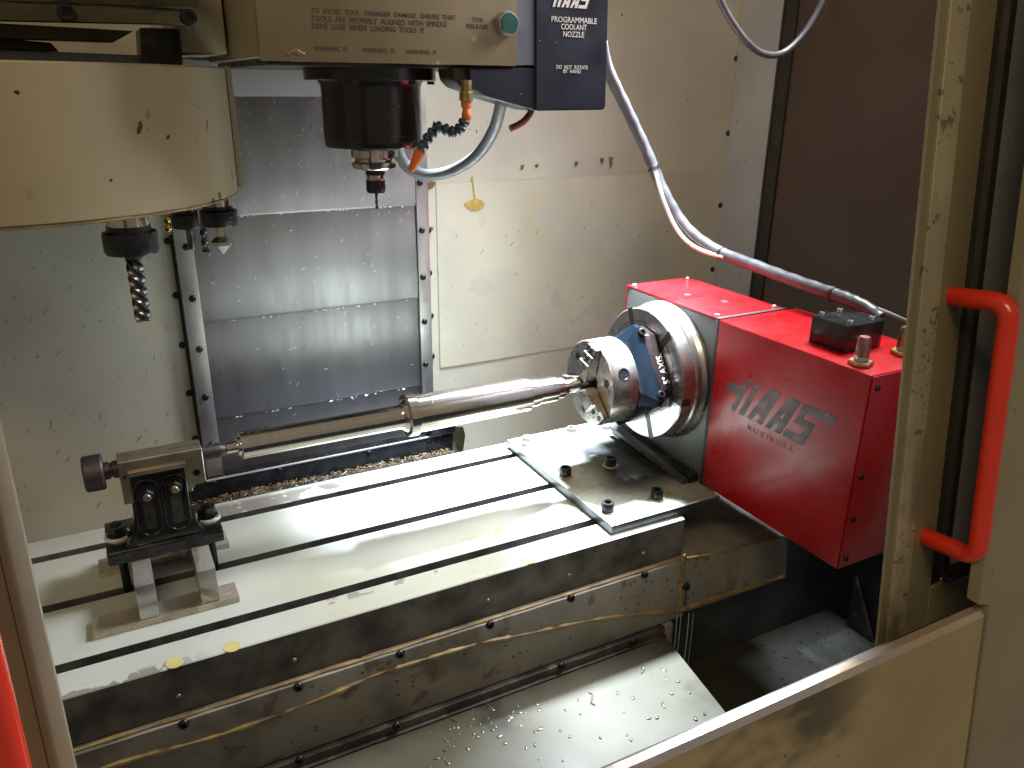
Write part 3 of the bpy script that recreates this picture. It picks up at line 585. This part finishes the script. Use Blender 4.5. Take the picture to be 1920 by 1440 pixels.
# upright with flared foot
bx0, bx1 = -.7205, -.6560
prof = [(-.736,BZ1-.001),(-.732,BZ1+.004),(-.728,BZ1+.012),(bx0-.003,BZ1+.024),(bx0,BZ1+.036),(bx0,.166),(bx1,.166),(bx1,BZ1+.036),(bx1+.002,BZ1+.020),(bx1+.005,BZ1+.010),(bx1+.009,BZ1+.003),(bx1+.012,BZ1-.001)]
br = part('bracket', nprism([(x,.1500,z) for x, z in prof], (0,.030,0), .0022, 2), m_cast, ts)
part('foot_ramp', nprism([(bx0-.006,.1505,BZ1-.001),(bx0-.002,.1485,BZ1+.004),(bx0,.1495,BZ1+.022),(bx0,.155,BZ1+.03),(bx0,.155,BZ1-.001)], (bx1-bx0+.004,0,0), .001), m_cast, ts)
for cx in (-.7035,-.6725):
    # raised rim around the clamp slot, dark slot, and hex bolt
    def oval(r, z0, z1, y, n=9):
        return [V((cx+r*math.cos(math.pi*i/n), y, z1+r*math.sin(math.pi*i/n))) for i in range(n+1)] + [V((cx-r*math.cos(math.pi*i/n), y, z0-r*math.sin(math.pi*i/n))) for i in range(n+1)]
    pts = oval(.0135,.098,.145,.1488)
    part('slot_rim', ntube(pts+[pts[0],pts[1]], .0011, 8), m_cast, br)
    part('clamp_slot', nprism(oval(.0062,.099,.140,.1496), (0,-.0004,0)), m_gskt, br)
    wz = .1405 if cx < -.69 else .1440
    part('clamp_washer', nlathe([(.0115,0),(.0113,.0016),(0,.0016)], (cx,.1490,wz), (0,-1,0), 24), m_bolt, br)
    hb = part('clamp_bolt', hexnut(bmesh.new(), .0088, .0017, .0085, (cx,.1490,wz), (0,-1,0), .4, .55), m_bolt, br)
    part('stud_end', nlathe([(.0045,.004),(.0045,.0125),(.0038,.0135),(0,.0135)], (cx,.1490,wz), (0,-1,0), 14), m_tsbody, hb)
    part('stud_end', nlathe([(.0036,0),(.0036,.003),(0,.0032)], (cx,.1496,.104), (0,-1,0), 12), m_knob, br)
hd = part('head', nprism([(-.7285,.152,.1850),(-.6355,.152,.1850),(-.6355,.152,.140),(-.6480,.152,.138),(-.652,.152,.1335),(-.652,.152,.130),(-.7285,.152,.1300)], (0,.030,0), .0008), m_tsbody, ts)
part('head_ledge', nbox((-.7195,.1478,.1665),(-.6555,.1519,.1715), .0006), m_tsbody, hd)
part('saw_slot', nbox((-.672,.1655,.1846),(-.6350,.1668,.1852)), m_gskt, hd)
sk = bolt_mesh('set_screw', .0042, .0012, m_bolt)
inst('set_screw', sk, ts, (-.6450,.1518,.1545), (0,-1,0)); inst('set_screw', mesh_of(nlathe([(.0022,0),(.002,.0004),(0,.0004)], n=12), 'pin_hole', m_gskt), ts, (-.7235,.1518,.1655), (0,-1,0))
TA = V((0,AY-.001,AZ+.001))
part('quill', nlathe([(0,-.66),(.0092,-.66),(.0092,-.6145),(.0080,-.6110),(.0068,-.6085),(.004,-.604),(0,-.604)], TA, (1,0,0), 28), m_knob, ts)
part('knob_neck', nlathe([(.0105,-.745),(.0105,-.738),(.0085,-.737),(.0085,-.735),(.0105,-.734),(.0105,-.7287)], TA, (1,0,0), 28), m_knob, ts)
part('knob', nlathe([(0,-.765),(.0195,-.765),(.0215,-.763),(.0215,-.7455),(.0200,-.7435),(0,-.7435)], TA, (1,0,0), 48), m_knob, ts)
for nx, ny in ((-.7425,.186),(-.6375,.184)):
    c = V((nx,ny,BZ1))
    nw = part('stud_washer', nlathe([(.0158,0),(.0158,.0030),(.0145,.0040),(0,.0040)], c, n=28), m_chipm, ts)
    part('flange_nut', lathe(hexnut(bmesh.new(), .0112, .0055, .0175, c, hole=.55), [(.0128,.004),(.0126,.0054),(.010,.0058)], c, (0,0,1), 24), m_nut, nw)
    part('stud', nlathe([(.0052,-.078),(.0052,.0195),(.0045,.0205),(0,.0205)], c, n=16), m_bolt, nw)
for i, (x0_, x1_, lab) in enumerate(((-.7325,-.7115,'left steel riser block under the black tailstock base'),(-.6645,-.6440,'right steel riser block with milled scallops under the tailstock'))):
    one('riser_block', nbox((x0_,.0905,.0080),(x1_,.245,.0543), .0008), m_ground2 if i else m_ground, lab, 'block', 'riser blocks under the tailstock')
one('parallel_strip', nbox((-.7830,.0880,.0004),(-.6215,.1230,.0078), .0006), m_parallel, 'front flat steel strip under the riser blocks', 'strip', 'flat strips under the tailstock')
one('parallel_strip', nbox((-.7730,.2200,.0004),(-.6125,.2550,.0078), .0006), m_parallel, 'rear flat steel strip behind the tailstock base', 'strip', 'flat strips under the tailstock')

# ================================================================== spindle head
SX, SY = -.352, .300
hd = root('spindle_head', 'tan spindle head with printed warning plate', 'spindle head', (SX,.35,.622))
hl, hr, hz = -.512, -.190, .6225
part('casting', nbox((hl,.1975,hz+.004),(hr+.03,.60,1.0), .003), m_beige, hd)
part('front_plate', nbox((hl-.003,.190,hz),(hr,.1970,1.0), .0012), m_headplate, hd)
part('underside', nbox((hl+.01,.21,hz-.004),(hr+.02,.58,hz+.0035)), m_drkst, hd)
part('rear_cover', nbox((hl-.06,.40,hz+.012),(hl-.004,.61,1.0), .002), m_beige, hd)
def ht(px, py): return P(px,py,'y',.1898)
tx = ht(583,27)
for i, (s_, px, py, w_) in enumerate((("TO  AVOID  TOOL  CHANGER  DAMAGE, ENSURE  THAT",582,25,271),("TOOLS  ARE  PROPERLY  ALIGNED  WITH  SPINDLE",583,42,255),("DRIVE  LUGS  WHEN  LOADING  TOOLS  !!!",585,53,210),("WARNING  !!!",589,95,61),("WARNING  !!!",680,98,59),("WARNING  !!!",761,101,56),("TOOL",885,41,22),("RELEASE",875,52,40),("TOOL SPINDLE",690,2,130))):
    pass
def line(s_, px0, py0, px1, py1, hgt):
    a = ht(px0,py0); b = ht(px1,py1)
    o = text('lettering', s_, .010, (0,0,0), (1,0,0), (0,0,1), m_print, hd)
    me = o.data; xs = [v.co.x for v in me.vertices]; zs = [v.co.z for v in me.vertices]
    wx = (b.x-a.x)/(max(xs)-min(xs)); wz = hgt/(max(zs)-min(zs)); xm = min(xs); zm = min(zs)
    for v in me.vertices: v.co = V((a.x+(v.co.x-xm)*wx, a.y+v.co.y, a.z+(v.co.z-zm)*wz))
line("TO  AVOID  TOOL  CHANGER  DAMAGE,  ENSURE  THAT", 583,26,855,40, .0062)
line("TOOLS  ARE  PROPERLY  ALIGNED  WITH  SPINDLE", 584,40,838,54, .0062)
line("DRIVE  LUGS  WHEN  LOADING  TOOLS  !!!", 585,54,795,64, .0062)
line("WARNING  !!!", 589,95,651,97, .0050)
line("WARNING  !!!", 680,98,739,101, .0050)
line("WARNING  !!!", 761,101,818,104, .0050)
line("TOOL", 885,41,907,42, .0052)
line("RELEASE", 875,53,915,55, .0052)
bc = ht(949,45); bc.y = .1900
bt = part('button_bezel', nlathe([(.0148,0),(.0150,.006),(.0135,.010),(.0128,.010),(.0126,.006),(0,.006)], bc, (0,-1,0), 32), m_boltlit, hd)
part('green_button', nlathe([(.0124,.006),(.0124,.0105),(.0115,.0115),(0,.0118)], bc, (0,-1,0), 32), m_green, bt)
bm = bmesh.new()
for px, py in ((551,97),(556,95),(560,100),(548,100),(566,101),(543,103)):
    c = ht(px,py); bmesh.ops.create_icosphere(bm, subdivisions=2, radius=random.uniform(.002,.0045), matrix=Matrix.Translation(c) @ Matrix.Diagonal((1.2,.3,.8,1)))
one('dried_residue', bm, m_chipy, 'ochre crumbs stuck near the warning plate corner', None, kind='stuff')
sp = part('spindle_flange', nlathe([(.0870,-.004),(.0870,-.0185),(.0855,-.0195),(0,-.0195)], (SX,SY,hz), n=48), m_spind, hd)
part('spindle_nose', nlathe([(.0700,-.0195),(.0665,-.026),(.0660,-.035),(.0660,-.088),(.0655,-.0885),(.0655,-.090),(.0660,-.0905),(.0655,-.1005),(.0635,-.1035),(.034,-.1035)], (SX,SY,hz), n=64), m_spind, hd)
for dx, dy in ((.078,-.02),(-.05,-.06),(.03,-.075)):
    part('flange_bolt', nlathe([(.005,-.0195),(.005,-.0235),(0,-.0235)], (SX+dx,SY+dy,hz), n=14), m_bolt, hd)
part('drive_lug', nbox((SX-.016,SY-.0345,.500),(SX-.001,SY-.026,.5195), .001), m_steel, hd)
def toolholder(name, label, c, prof, m, nutprof, mnut, cut, group=None):
    r = root(name, label, 'tool', c, group)
    if prof: part('taper_flange', nlathe(prof, c, n=40), m, r)
    nb = part('collet_nut', nlathe(nutprof, c, n=24), mnut, r)
    return r
def flute(bm, c, r, L_, tw, nf=4, core=.62, n=26):   # twisted fluted cutter hanging down from c
    rings = []; seg = nf*6
    for i in range(n+1):
        z = -L_*i/n; row = []
        for k in range(seg):
            ph = (k % 6)/6; rr = r if ph < .28 else r*(core + (1-core)*abs(ph-.62)/.38*.55)
            a = 2*math.pi*k/seg + tw*i/n; row.append(bm.verts.new(V(c)+V((rr*math.cos(a), rr*math.sin(a), z))))
        rings.append(row)
    for A, B in zip(rings, rings[1:]):
        for k in range(seg): bm.faces.new((A[k],A[(k+1)%seg],B[(k+1)%seg],B[k]))
    bm.faces.new(rings[0]); bm.faces.new(rings[-1]); return bm
c = V((SX,SY,.5185))
th = toolholder('tool_holder', 'steel tool holder with small cutter held in the spindle', c,
    [(.022,0),(.0222,-.003),(.0317,-.0035),(.0318,-.0130),(.0265,-.0155),(.0265,-.0185),(.0318,-.0215),(.0318,-.0265),(.030,-.0285),(.014,-.0290),(.0135,-.031)], m_steel,
    [(.0135,-.031),(.0135,-.0365),(.0118,-.0370),(.0118,-.0445),(.0132,-.0450),(.0134,-.0475),(.0134,-.0585),(.012,-.0615),(.004,-.0615)], m_bolt, None)
part('notch', nbox((SX-.0175,SY-.0322,.4905),(SX+.0005,SY-.0260,.5075), .003), m_gskt, th)
part('collar', nlathe([(.0121,-.0372),(.0123,-.0376),(.0123,-.0440),(.0121,-.0444)], c, n=30, cap=False), m_steel, th)
part('end_mill', flute(nlathe([(.0022,-.060),(.0022,-.068)], c, n=12), c+V((0,0,-.068)), .0022, .016, 6, 2, .55, 18), m_tool, th)
# hoses at the nozzle
NY = .235
bl = root('coolant_nozzle_unit', 'navy blue coolant nozzle box with white print beside the spindle', 'nozzle unit', (-.11,.22,.568))
def bp(px, py, y=.19): return P(px,py,'y',y)
fl = [bp(1004,-60), bp(1143,-60), bp(1136,202), bp(1132,206), bp(1008,208), bp(1004,205)]
part('housing', nprism([V((p.x,.190,p.z)) for p in fl], (0,.075,0), .0018, 2), m_navy, bl)
wd = [bp(1003,124,.193), bp(1003,207,.193), bp(960,196,.193), bp(905,180,.193), bp(882,160,.193), bp(880,126,.193)]
part('lower_arm', nprism([V((p.x,.193,p.z-(0 if i in (1,2,3,4) else .002))) for i, p in enumerate(wd)], (0,.06,0), .0012), m_navy, bl)
sd = [bp(968,-60), bp(1003,-60), bp(1003,122), bp(966,122)]
part('side_panel', nprism([V((p.x,.1925,p.z)) for p in sd], (0,.05,0)), m_bluegrey, bl)
def bline(s_, px0, py0, px1, py1, hgt):
    a = bp(px0,py0,.1893); b = bp(px1,py1,.1893)
    o = text('lettering', s_, .010, (0,0,0), (1,0,0), (0,0,1), m_white, bl)
    me = o.data; xs = [v.co.x for v in me.vertices]; zs = [v.co.z for v in me.vertices]
    wx = (b.x-a.x)/(max(xs)-min(xs)); wz = hgt/(max(zs)-min(zs)); xm = min(xs); zm = min(zs)
    for v in me.vertices: v.co = V((a.x+(v.co.x-xm)*wx, .1893+v.co.y*1, a.z+(v.co.z-zm)*wz))
bline("PROGRAMMABLE", 1034,41,1119,44, .0070); bline("COOLANT", 1052,55,1100,57, .0070); bline("NOZZLE", 1056,69,1095,71, .0070)
bline("DO  NOT  ROTATE", 1043,129,1102,131, .0048); bline("BY  HAND", 1056,137,1089,138, .0048)
a = bp(1028,6,.1893); b = bp(1117,14,.1893)
logo('lettering', (a.x-.003,.1895,bp(1060,14,.1893).z), (1,0,0), (0,0,1), (b.x-a.x)/5.6, .020, .5, m_white, bl, .0003)
part('valve_block', nprism([V((p.x,.20,p.z)) for p in (bp(848,124,.20), bp(905,124,.20), bp(905,180,.20), bp(888,172,.20), bp(866,165,.20), bp(852,150,.20))], (0,.05,0), .002), m_drkst, bl)
be = bp(874,150,NY-.04); ee = bp(874,190,NY-.04)
part('brass_elbow', nlathe([(.0075,0),(.0075,(be-ee).length*.55),(.0095,(be-ee).length*.57),(.0095,(be-ee).length*.98),(.006,(be-ee).length)], be, (0,0,-1), 8), m_brass, bl)
hs = root('segmented_hose', 'blue-black segmented coolant hose with orange tip beside the spindle', 'hose', bp(870,195,NY-.04))
hp = curve([bp(874,190,.195), bp(874,212,.195), bp(868,232,.197), bp(855,245,.20), bp(836,243,.205), bp(822,240,.208), bp(808,252,.213), bp(797,268,.217), bp(789,284,.22)], 10)
part('collar', nlathe([(.0068,0),(.0068,.006),(.0050,.008),(.0050,.012),(.0062,.014),(.0064,.020),(.005,.023)], hp[0], (hp[6]-hp[0]), 20), m_orange, hs)
acc = [0]
for p, q in zip(hp, hp[1:]): acc.append(acc[-1]+(q-p).length)
s = .022; i = 0
while s < acc[-1]-.004:
    i = max(k for k in range(len(acc)) if acc[k] <= s); t = (hp[min(i+1,len(hp)-1)]-hp[max(i-1,0)])
    part('segment', nlathe([(.0036,0),(.0068,.0012),(.0077,.0038),(.0069,.0066),(.0046,.0084),(.0050,.0100),(.0066,.0114)], hp[i], t, 16), m_bluehose, hs, 60); s += .0098
a = bp(788,284,.22); b = bp(771,318,.222)
part('tip', nlathe([(.0048,-.002),(.0072,.0005),(.0068,.006),(.0046,.026),(.0030,.0285),(.0028,.020),(0,.02)], a, b-a, 20), m_orange, hs)
gh = one('grey_hose', ntube(curve([P(a,b,'y',y) for a,b,y in ((942,150,.25),(938,200,.27),(925,245,.30),(895,290,.34),(850,319,.37),(802,328,.39),(765,314,.40),(748,288,.40),(742,262,.40))],8), .0088, 16), m_ghose, 'grey rubber hose looping from nozzle box behind the spindle', 'hose')
one('copper_tube', ntube(curve([P(a,b,'y',.235) for a,b in ((1000,195),(994,212),(980,229),(957,241))],6), .0046, 12), m_copper, 'short bent copper tube below the navy nozzle box', 'tube')

# ================================================================== cables
cbx = V((cx0+.040,(cy0+cy1)/2+.01,zt+.030))
cp = [P(1128,80,'y',.40),P(1140,130,'y',.40),P(1175,205,'y',.39),P(1213,285,'y',.37),P(1245,360,'y',.34),P(1285,424,'y',.30),P(1340,467,'y',.24),P(1420,500,'y',.15),P(1500,530,'y',.06),P(1575,558,'y',-.02)]
cp = cp[:7]; e_ = P(1650,597,'z',zt+.020); s_ = cp[-1]
for px, py, t in ((1420,500,.30),(1500,530,.58),(1575,556,.80),(1618,574,.92)):
    yy = s_.y + (e_.y-s_.y)*t; cp.append(P(px,py,'y',yy))
cp.append(e_)
ca = root('thick_cable', 'thick grey sheathed cable sagging down to the red rotary box', 'cable', cp[4])
cpts = curve(cp, 10)
part('sheath', ntube(cpts, lambda t: .0098*(1+.04*math.sin(t*160)) if .12 < t else .0098, 16), m_cable, ca)
for k in (34, 62, 88):
    t = (cpts[k+1]-cpts[k-1]); part('cable_tie', nlathe([(.0105,-.002),(.0112,-.002),(.0112,.002),(.0105,.002)], cpts[k], t, 16, cap=False), m_tie, ca)
    part('tie_tail', ntube([cpts[k]+V((0,-.009,.006)), cpts[k]+V((.004,-.012,.012))], .0014, 6), m_tie, ca)
tc = [cpts[k]+V((-.006-.004*math.sin((k-34)/28*math.pi),-.012,-.004-.016*math.sin((k-34)/28*math.pi))) for k in range(34,63,4)]
one('thin_cable', ntube(curve(tc,4), .0036, 10), m_cable2, 'thin pale cable tied alongside the thick grey cable', 'cable')
one('rear_cable', ntube(curve([P(1625,572,'y',e_.y+.035), P(1665,587,'y',e_.y+.05), P(1710,606,'y',e_.y+.06), P(1800,640,'y',e_.y+.07)],6), .0032, 10), m_cable2, 'thin pale cable running off behind the connector box', 'cable')
one('hanging_cable', ntube(curve([P(a,b,'y',.30) for a,b in ((1330,-60),(1350,0),(1378,50),(1410,88),(1440,103),(1472,97),(1505,66),(1530,28),(1548,-10),(1570,-70))],8), .0058, 14), m_cable, 'loose grey cable loop hanging in front of the brown window', 'cable')

# ================================================================== tool carousel
KC = V((-.800,.490,0)); KR = .289
kr = root('tool_carousel', 'big curved beige tool carousel cover at upper left', 'tool changer', (-.8,.49,.452))
def arc(bm, r0, r1, z0, z1, a0, a1, n=48):
    rings = []
    for i in range(n+1):
        a = math.radians(a0+(a1-a0)*i/n); u = V((math.cos(a),math.sin(a),0))
        rings.append([bm.verts.new(KC+u*r+V((0,0,z))) for r, z in ((r0,z0),(r1,z0+.003),(r1,z1-.002),(r1-.002,z1),(r0,z1))])
    for A, B in zip(rings, rings[1:]):
        for k in range(5): bm.faces.new((A[k],A[(k+1)%5],B[(k+1)%5],B[k]))
    bm.faces.new(rings[0]); bm.faces.new(rings[-1]); return bm
part('cover', arc(bmesh.new(), KR-.003, KR+.001, .452, .6180, -150, -13.2), m_drum, kr)
part('rust_rim', arc(bmesh.new(), KR-.0035, KR+.0002, .4495, .4535, -150, -13.4), m_seal, kr)
part('seal_gap', arc(bmesh.new(), KR-.012, KR+.0022, .455, .6170, -13.1, -11.3, 6), m_gskt, kr)
part('end_lip', arc(bmesh.new(), KR-.006, KR+.009, .456, .6195, -11.2, -7.6, 6), m_drum, kr)
part('inner_disc', nlathe([(KR-.02,.470),(KR-.02,.600),(0,.600),(0,.470)], KC, n=48, cap=False), m_drkst, kr)
def on_drum(px, py):
    lo, hi = .5, 1.1
    for _ in range(40):
        md = (lo+hi)/2; p = D(px,py,md); 
        if math.hypot(p.x-KC.x, p.y-KC.y) > KR+.001: lo = md
        else: hi = md
    return D(px,py,lo)
for px, py, w_, h_, tl in ((262,240,.0034,.0075,.5),(315,257,.0024,.0040,.9),(388,236,.0010,.0080,.4),(412,367,.0042,.0060,-.2),(400,376,.0030,.0036,.3),(435,330,.0014,.0075,.1),(32,173,.0024,.0022,0),(208,338,.0018,.0018,0),(372,201,.0010,.0012,0)):
    c = on_drum(px,py); u = V((c.x-KC.x,c.y-KC.y,0)).normalized(); t = V((-u.y,u.x,0)); zv = V((0,0,1))
    pts = []
    for i in range(10):
        a = 2*math.pi*i/10; k = 1+random.uniform(-.22,.22); p2 = (math.cos(a)*w_*k, math.sin(a)*h_*k)
        p2 = (p2[0]*math.cos(tl)+p2[1]*math.sin(tl), -p2[0]*math.sin(tl)+p2[1]*math.cos(tl))
        pts.append(c + t*p2[0] + zv*p2[1] - u*.0004)
    part('paint_chip', nprism(pts, u*.0006), m_drkst, kr)
nutp = [(.0200,.020),(.0200,.010),(.0250,.010),(.0253,.004),(.0310,.002),(.0316,-.001),(.0316,-.020),(.0300,-.0240),(.010,-.0245)]
def carousel_tool(name, label, c, sc, kind):
    c = V(c); r = root(name, label, 'tool', c, 'tools hanging from the carousel')
    part('flange', nlathe([(.024*sc,.045),(.024*sc,.006),(.0245*sc,.004)], c, n=32), m_steel, r)
    part('collet_nut', nlathe([(a*sc,b*sc) for a, b in nutp], c, n=40), m_bolt, r)
    return r
c = D(243,437,.945)
t1 = carousel_tool('end_mill_tool', 'dark four-flute end mill in a black collet nut, nearest below carousel', c, .98, 0)
part('end_mill', flute(nlathe([(.0098,-.020),(.0098,-.030)], c, n=20), c+V((0,0,-.030)), .0098, .078, 8.5, 4, .6, 40), m_tool, t1)
c = D(409,396,1.13)
t2 = carousel_tool('countersink_tool', 'countersink cutter in a black nut at the carousel right end', c, .82, 0)
part('countersink', nlathe([(.0072,-.019),(.0072,-.036),(.0095,-.0375),(.0152,-.043),(.0152,-.048),(.001,-.062),(0,-.062)], c, n=6), m_steel, t2)
c = D(352,402,1.22)
t3 = carousel_tool('probe_tool', 'black nut holding a short round pin behind the end mill', c, .82, 0)
part('pin', nlathe([(.0062,-.019),(.0062,-.050),(.005,-.054),(0,-.055)], c, n=16), m_tool, t3)
c = D(378,404,1.17)
t4 = root('drill_tool', 'thin dark twist drill between two black collet nuts', 'tool', c, 'tools hanging from the carousel')
part('shank', nlathe([(.0055,.01),(.0055,-.012),(0,-.012)], c, n=14), m_steel, t4)
part('drill', flute(bmesh.new(), c+V((0,0,-.012)), .0055, .042, 9, 2, .5, 30), m_tool, t4)
c = D(312,400,1.27)
t5 = root('gold_drill_tool', 'small gold twist drill below the carousel rim', 'tool', c, 'tools hanging from the carousel')
part('drill', flute(nlathe([(.005,.02),(.005,-.0)], c, n=12), c, .005, .034, 8, 2, .5, 26), m_gold, t5)
# tool changer frame above
fr = root('changer_frame', 'dark oily tool changer frame above the carousel cover', 'frame', (-.75,.45,.64))
def fpnt(px, py, y): return P(px,py,'y',y)
def slab(name, q, y, dy, m, par, bev=.001):
    return part(name, nprism([fpnt(a,b,y) for a, b in q], (0,dy,0), bev), m, par)
slab('upper_beam', [(-60,-60),(373,-60),(373,17),(-60,0)], .34, .16, m_drkst, fr)
slab('screw_bar', [(-60,2),(360,22),(366,47),(-60,38)], .325, .014, m_olive, fr)
slab('lower_bar', [(-60,40),(250,58),(212,79),(-60,70)], .40, .03, m_olive, fr)
slab('side_clamp', [(-60,70),(30,74),(95,80),(110,96),(-60,92)], .44, .02, m_drkst, fr)
slab('post', [(262,52),(338,54),(343,122),(266,120)], .42, .08, m_drkst, fr)
slab('top_plate', [(-60,90),(270,104),(300,122),(-60,114)], .46, .02, m_wallR, fr)
for px, py in ((124,24),(352,33)): inst('screw', cap, fr, fpnt(px,py,.325), (0,-1,0))

# ================================================================== front enclosure: sliding doors, lower panel
LV = V((0,LEAN,1)).normalized()
Y0 = -.420
def door_strip(name, pts, z0, z1, m, par, bev=.0006):    # pts: (x, dy) profile, extruded along the lean from z0 to z1
    a = [V((x, Y0+LEAN*z0+dy, z0)) for x, dy in pts]
    return part(name, nprism(a, LV*((z1-z0)/LV.z), bev), m, par)
xA = F(1766,0,Y0).x; xB = F(1784,0,Y0).x; xC = F(1825,0,Y0).x; xD = F(1895,0,Y0).x
dr = root('sliding_door', 'beige sliding door edge with red handle at the right', 'door', (xC,Y0,.10))
ZB = .085
door_strip('edge_flange', [(xA,.001),(xB,.0035),(xB,.006),(xA,.004)], ZB, 1.1, m_beige, dr)
door_strip('front_strip', [(xB+.0003,.0),(xC-.004,-.002),(xC,.0012),(xC,.008),(xB+.0003,.006)], ZB, 1.1, m_rust, dr)
wx = xD + .30
zw = F(1860,1052,Y0).z
door_strip('face', [(xC+.0003,.0025),(xD,.010),(xD,.014),(xC+.0003,.008)], ZB, 1.1, m_beige, dr)
door_strip('lower_face', [(xD+.0002,.010),(xD+.30,.010),(xD+.30,.020),(xD+.0002,.020)], ZB, zw-.012, m_beige, dr)
gpts = [V((xD+.30,Y0+LEAN*zw+.008,zw-.004)), V((xD+.05,Y0+LEAN*zw+.008,zw-.004))]
gpts += [V((xD+.022,Y0+LEAN*(zw+.002)+.008,zw+.000)), V((xD+.009,Y0+LEAN*(zw+.012)+.008,zw+.012)), V((xD+.0065,Y0+LEAN*(zw+.03)+.008,zw+.03))]
gpts += [V((xD+.0065,Y0+LEAN*z+.008,z)) for z in (zw+.06,.35,.5,.7,.9,1.1)]
part('gasket', ntube(curve(gpts,5), .0085, 10), m_rubber, dr)
door_strip('gasket_lip', [(xD+.0004,.011),(xD+.016,.011),(xD+.016,.019),(xD+.0004,.019)], zw-.01, 1.1, m_rubber, dr)
door_strip('pane', [(xD+.0165,.012),(xD+.30,.012),(xD+.30,.017),(xD+.0165,.017)], zw-.008, 1.1, m_winpane, dr)
ha = F(1797,556,Y0); hb = F(1742,1010,Y0); hx = (ha.x+hb.x)/2; OUT = V((0,-1,LEAN)).normalized()
def hpnt(z, o): return V((hx, Y0+LEAN*z, z)) + OUT*o
so = .046; rc = .014
hpts = [hpnt(ha.z,-.006), hpnt(ha.z,.012), hpnt(ha.z,so-rc)] + [hpnt(ha.z-rc*(1-math.cos(t)), so-rc*(1-math.sin(t))) for t in (math.pi*.17,math.pi*.33,math.pi*.5)]
hpts += [hpnt(ha.z-.05,so), hpnt((ha.z+hb.z)/2,so), hpnt(hb.z+.05,so)]
hpts += [hpnt(hb.z+rc*(1-math.sin(t)), so-rc*(1-math.cos(t))) for t in (0,math.pi*.17,math.pi*.33,math.pi*.5)] + [hpnt(hb.z,.012), hpnt(hb.z,-.006)]
part('handle', ntube(curve(hpts,4), .0084, 20), m_handle, dr)
# left door
xl = F(60,1085,Y0).x
dl = root('left_sliding_door', 'brown-beige door edge with red handle at lower left', 'door', (xl-.03,Y0,.1))
m_ldoor = mat('left_door_paint', (.19,.145,.09), .45, var=.15, vs=7, stains=[dict(col=(.09,.065,.04), scale=6, st=(1,1,.4), lo=.5, hi=.7, amt=.6)])
door_strip('edge_bevel', [(xl,.006),(xl-.006,-.001),(xl-.0105,-.002),(xl-.0105,.012),(xl,.012)], ZB-.3, .60, m_ldoor, dl)
door_strip('face', [(xl-.0108,-.0015),(xl-.20,-.0015),(xl-.20,.012),(xl-.0108,.012)], ZB-.3, .60, m_ldoor, dl)
lh = F(29,1300,Y0-.052)
hx2 = lh.x - .0095
lpts = [V((hx2, Y0+LEAN*z, z)) + OUT*o for z, o in ((.45,-.004),(.45,.030),(.447,.044),(.432,.052),(.35,.052),(.2,.052),(.0,.052),(-.085,.052),(-.1,.044),(-.105,.03),(-.105,-.004))]
part('handle', ntube(curve(lpts,5), .0092, 18), m_handle, dl)
# lower front panel with worn ledge, fixed right front panel
YP = -.470
fpn = root('front_apron', 'beige lower front panel with scuffed paint along its top ledge', 'panel', (-.2,YP,-.1))
xs = F(1848,1165,YP).x; la = P(1480,1290,'y',-.445); lz = la.z
def lv(x, y, z): return V((x,y,z))
bm = bmesh.new()
yb = YP+LEAN*lz
ledge = [(x, y, z) for x, y, z in ((0,-.444,lz),(0,yb+.004,lz-.001),(0,yb,lz-.006),(0,yb+.006,lz-.012),(0,-.444,lz-.012))]
part('ledge', nprism([V((-1.2,y,z)) for _,y,z in ledge], (1.2+xs-.0006,0,0)), m_ledge, fpn)
part('sheet', nprism([V((-1.2,yb+.0005-LEAN*.0066*0,lz-.0066)),V((-1.2,YP+LEAN*(-.25)+.0005,-.25)),V((-1.2,YP+LEAN*(-.25)+.006,-.25)),V((-1.2,yb+.006,lz-.0125))], (1.2+xs-.0012,0,0)), m_lower, fpn)
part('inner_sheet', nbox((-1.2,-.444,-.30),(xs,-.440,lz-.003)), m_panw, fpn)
xe = F(1833,1140,YP).x; xt = F(1920,500,YP).x
rp = root('fixed_front_panel', 'beige fixed enclosure panel at the far right edge', 'panel', (xs+.1,YP,-.1))
YR = YP-.001
part('sheet', nprism([V((xs+.0006,YR+LEAN*lz,lz+.006)),V((xs+.0006,YR-LEAN*.25,-.25)),V((xs+.5,YR-LEAN*.25,-.25)),V((xs+.5,YR+LEAN*.9,.9)),V((xt,YR+LEAN*.9,.9)),V((xt-.002,YR+LEAN*(lz+.012),lz+.012))], (0,.012,0), .001), m_beige, rp)
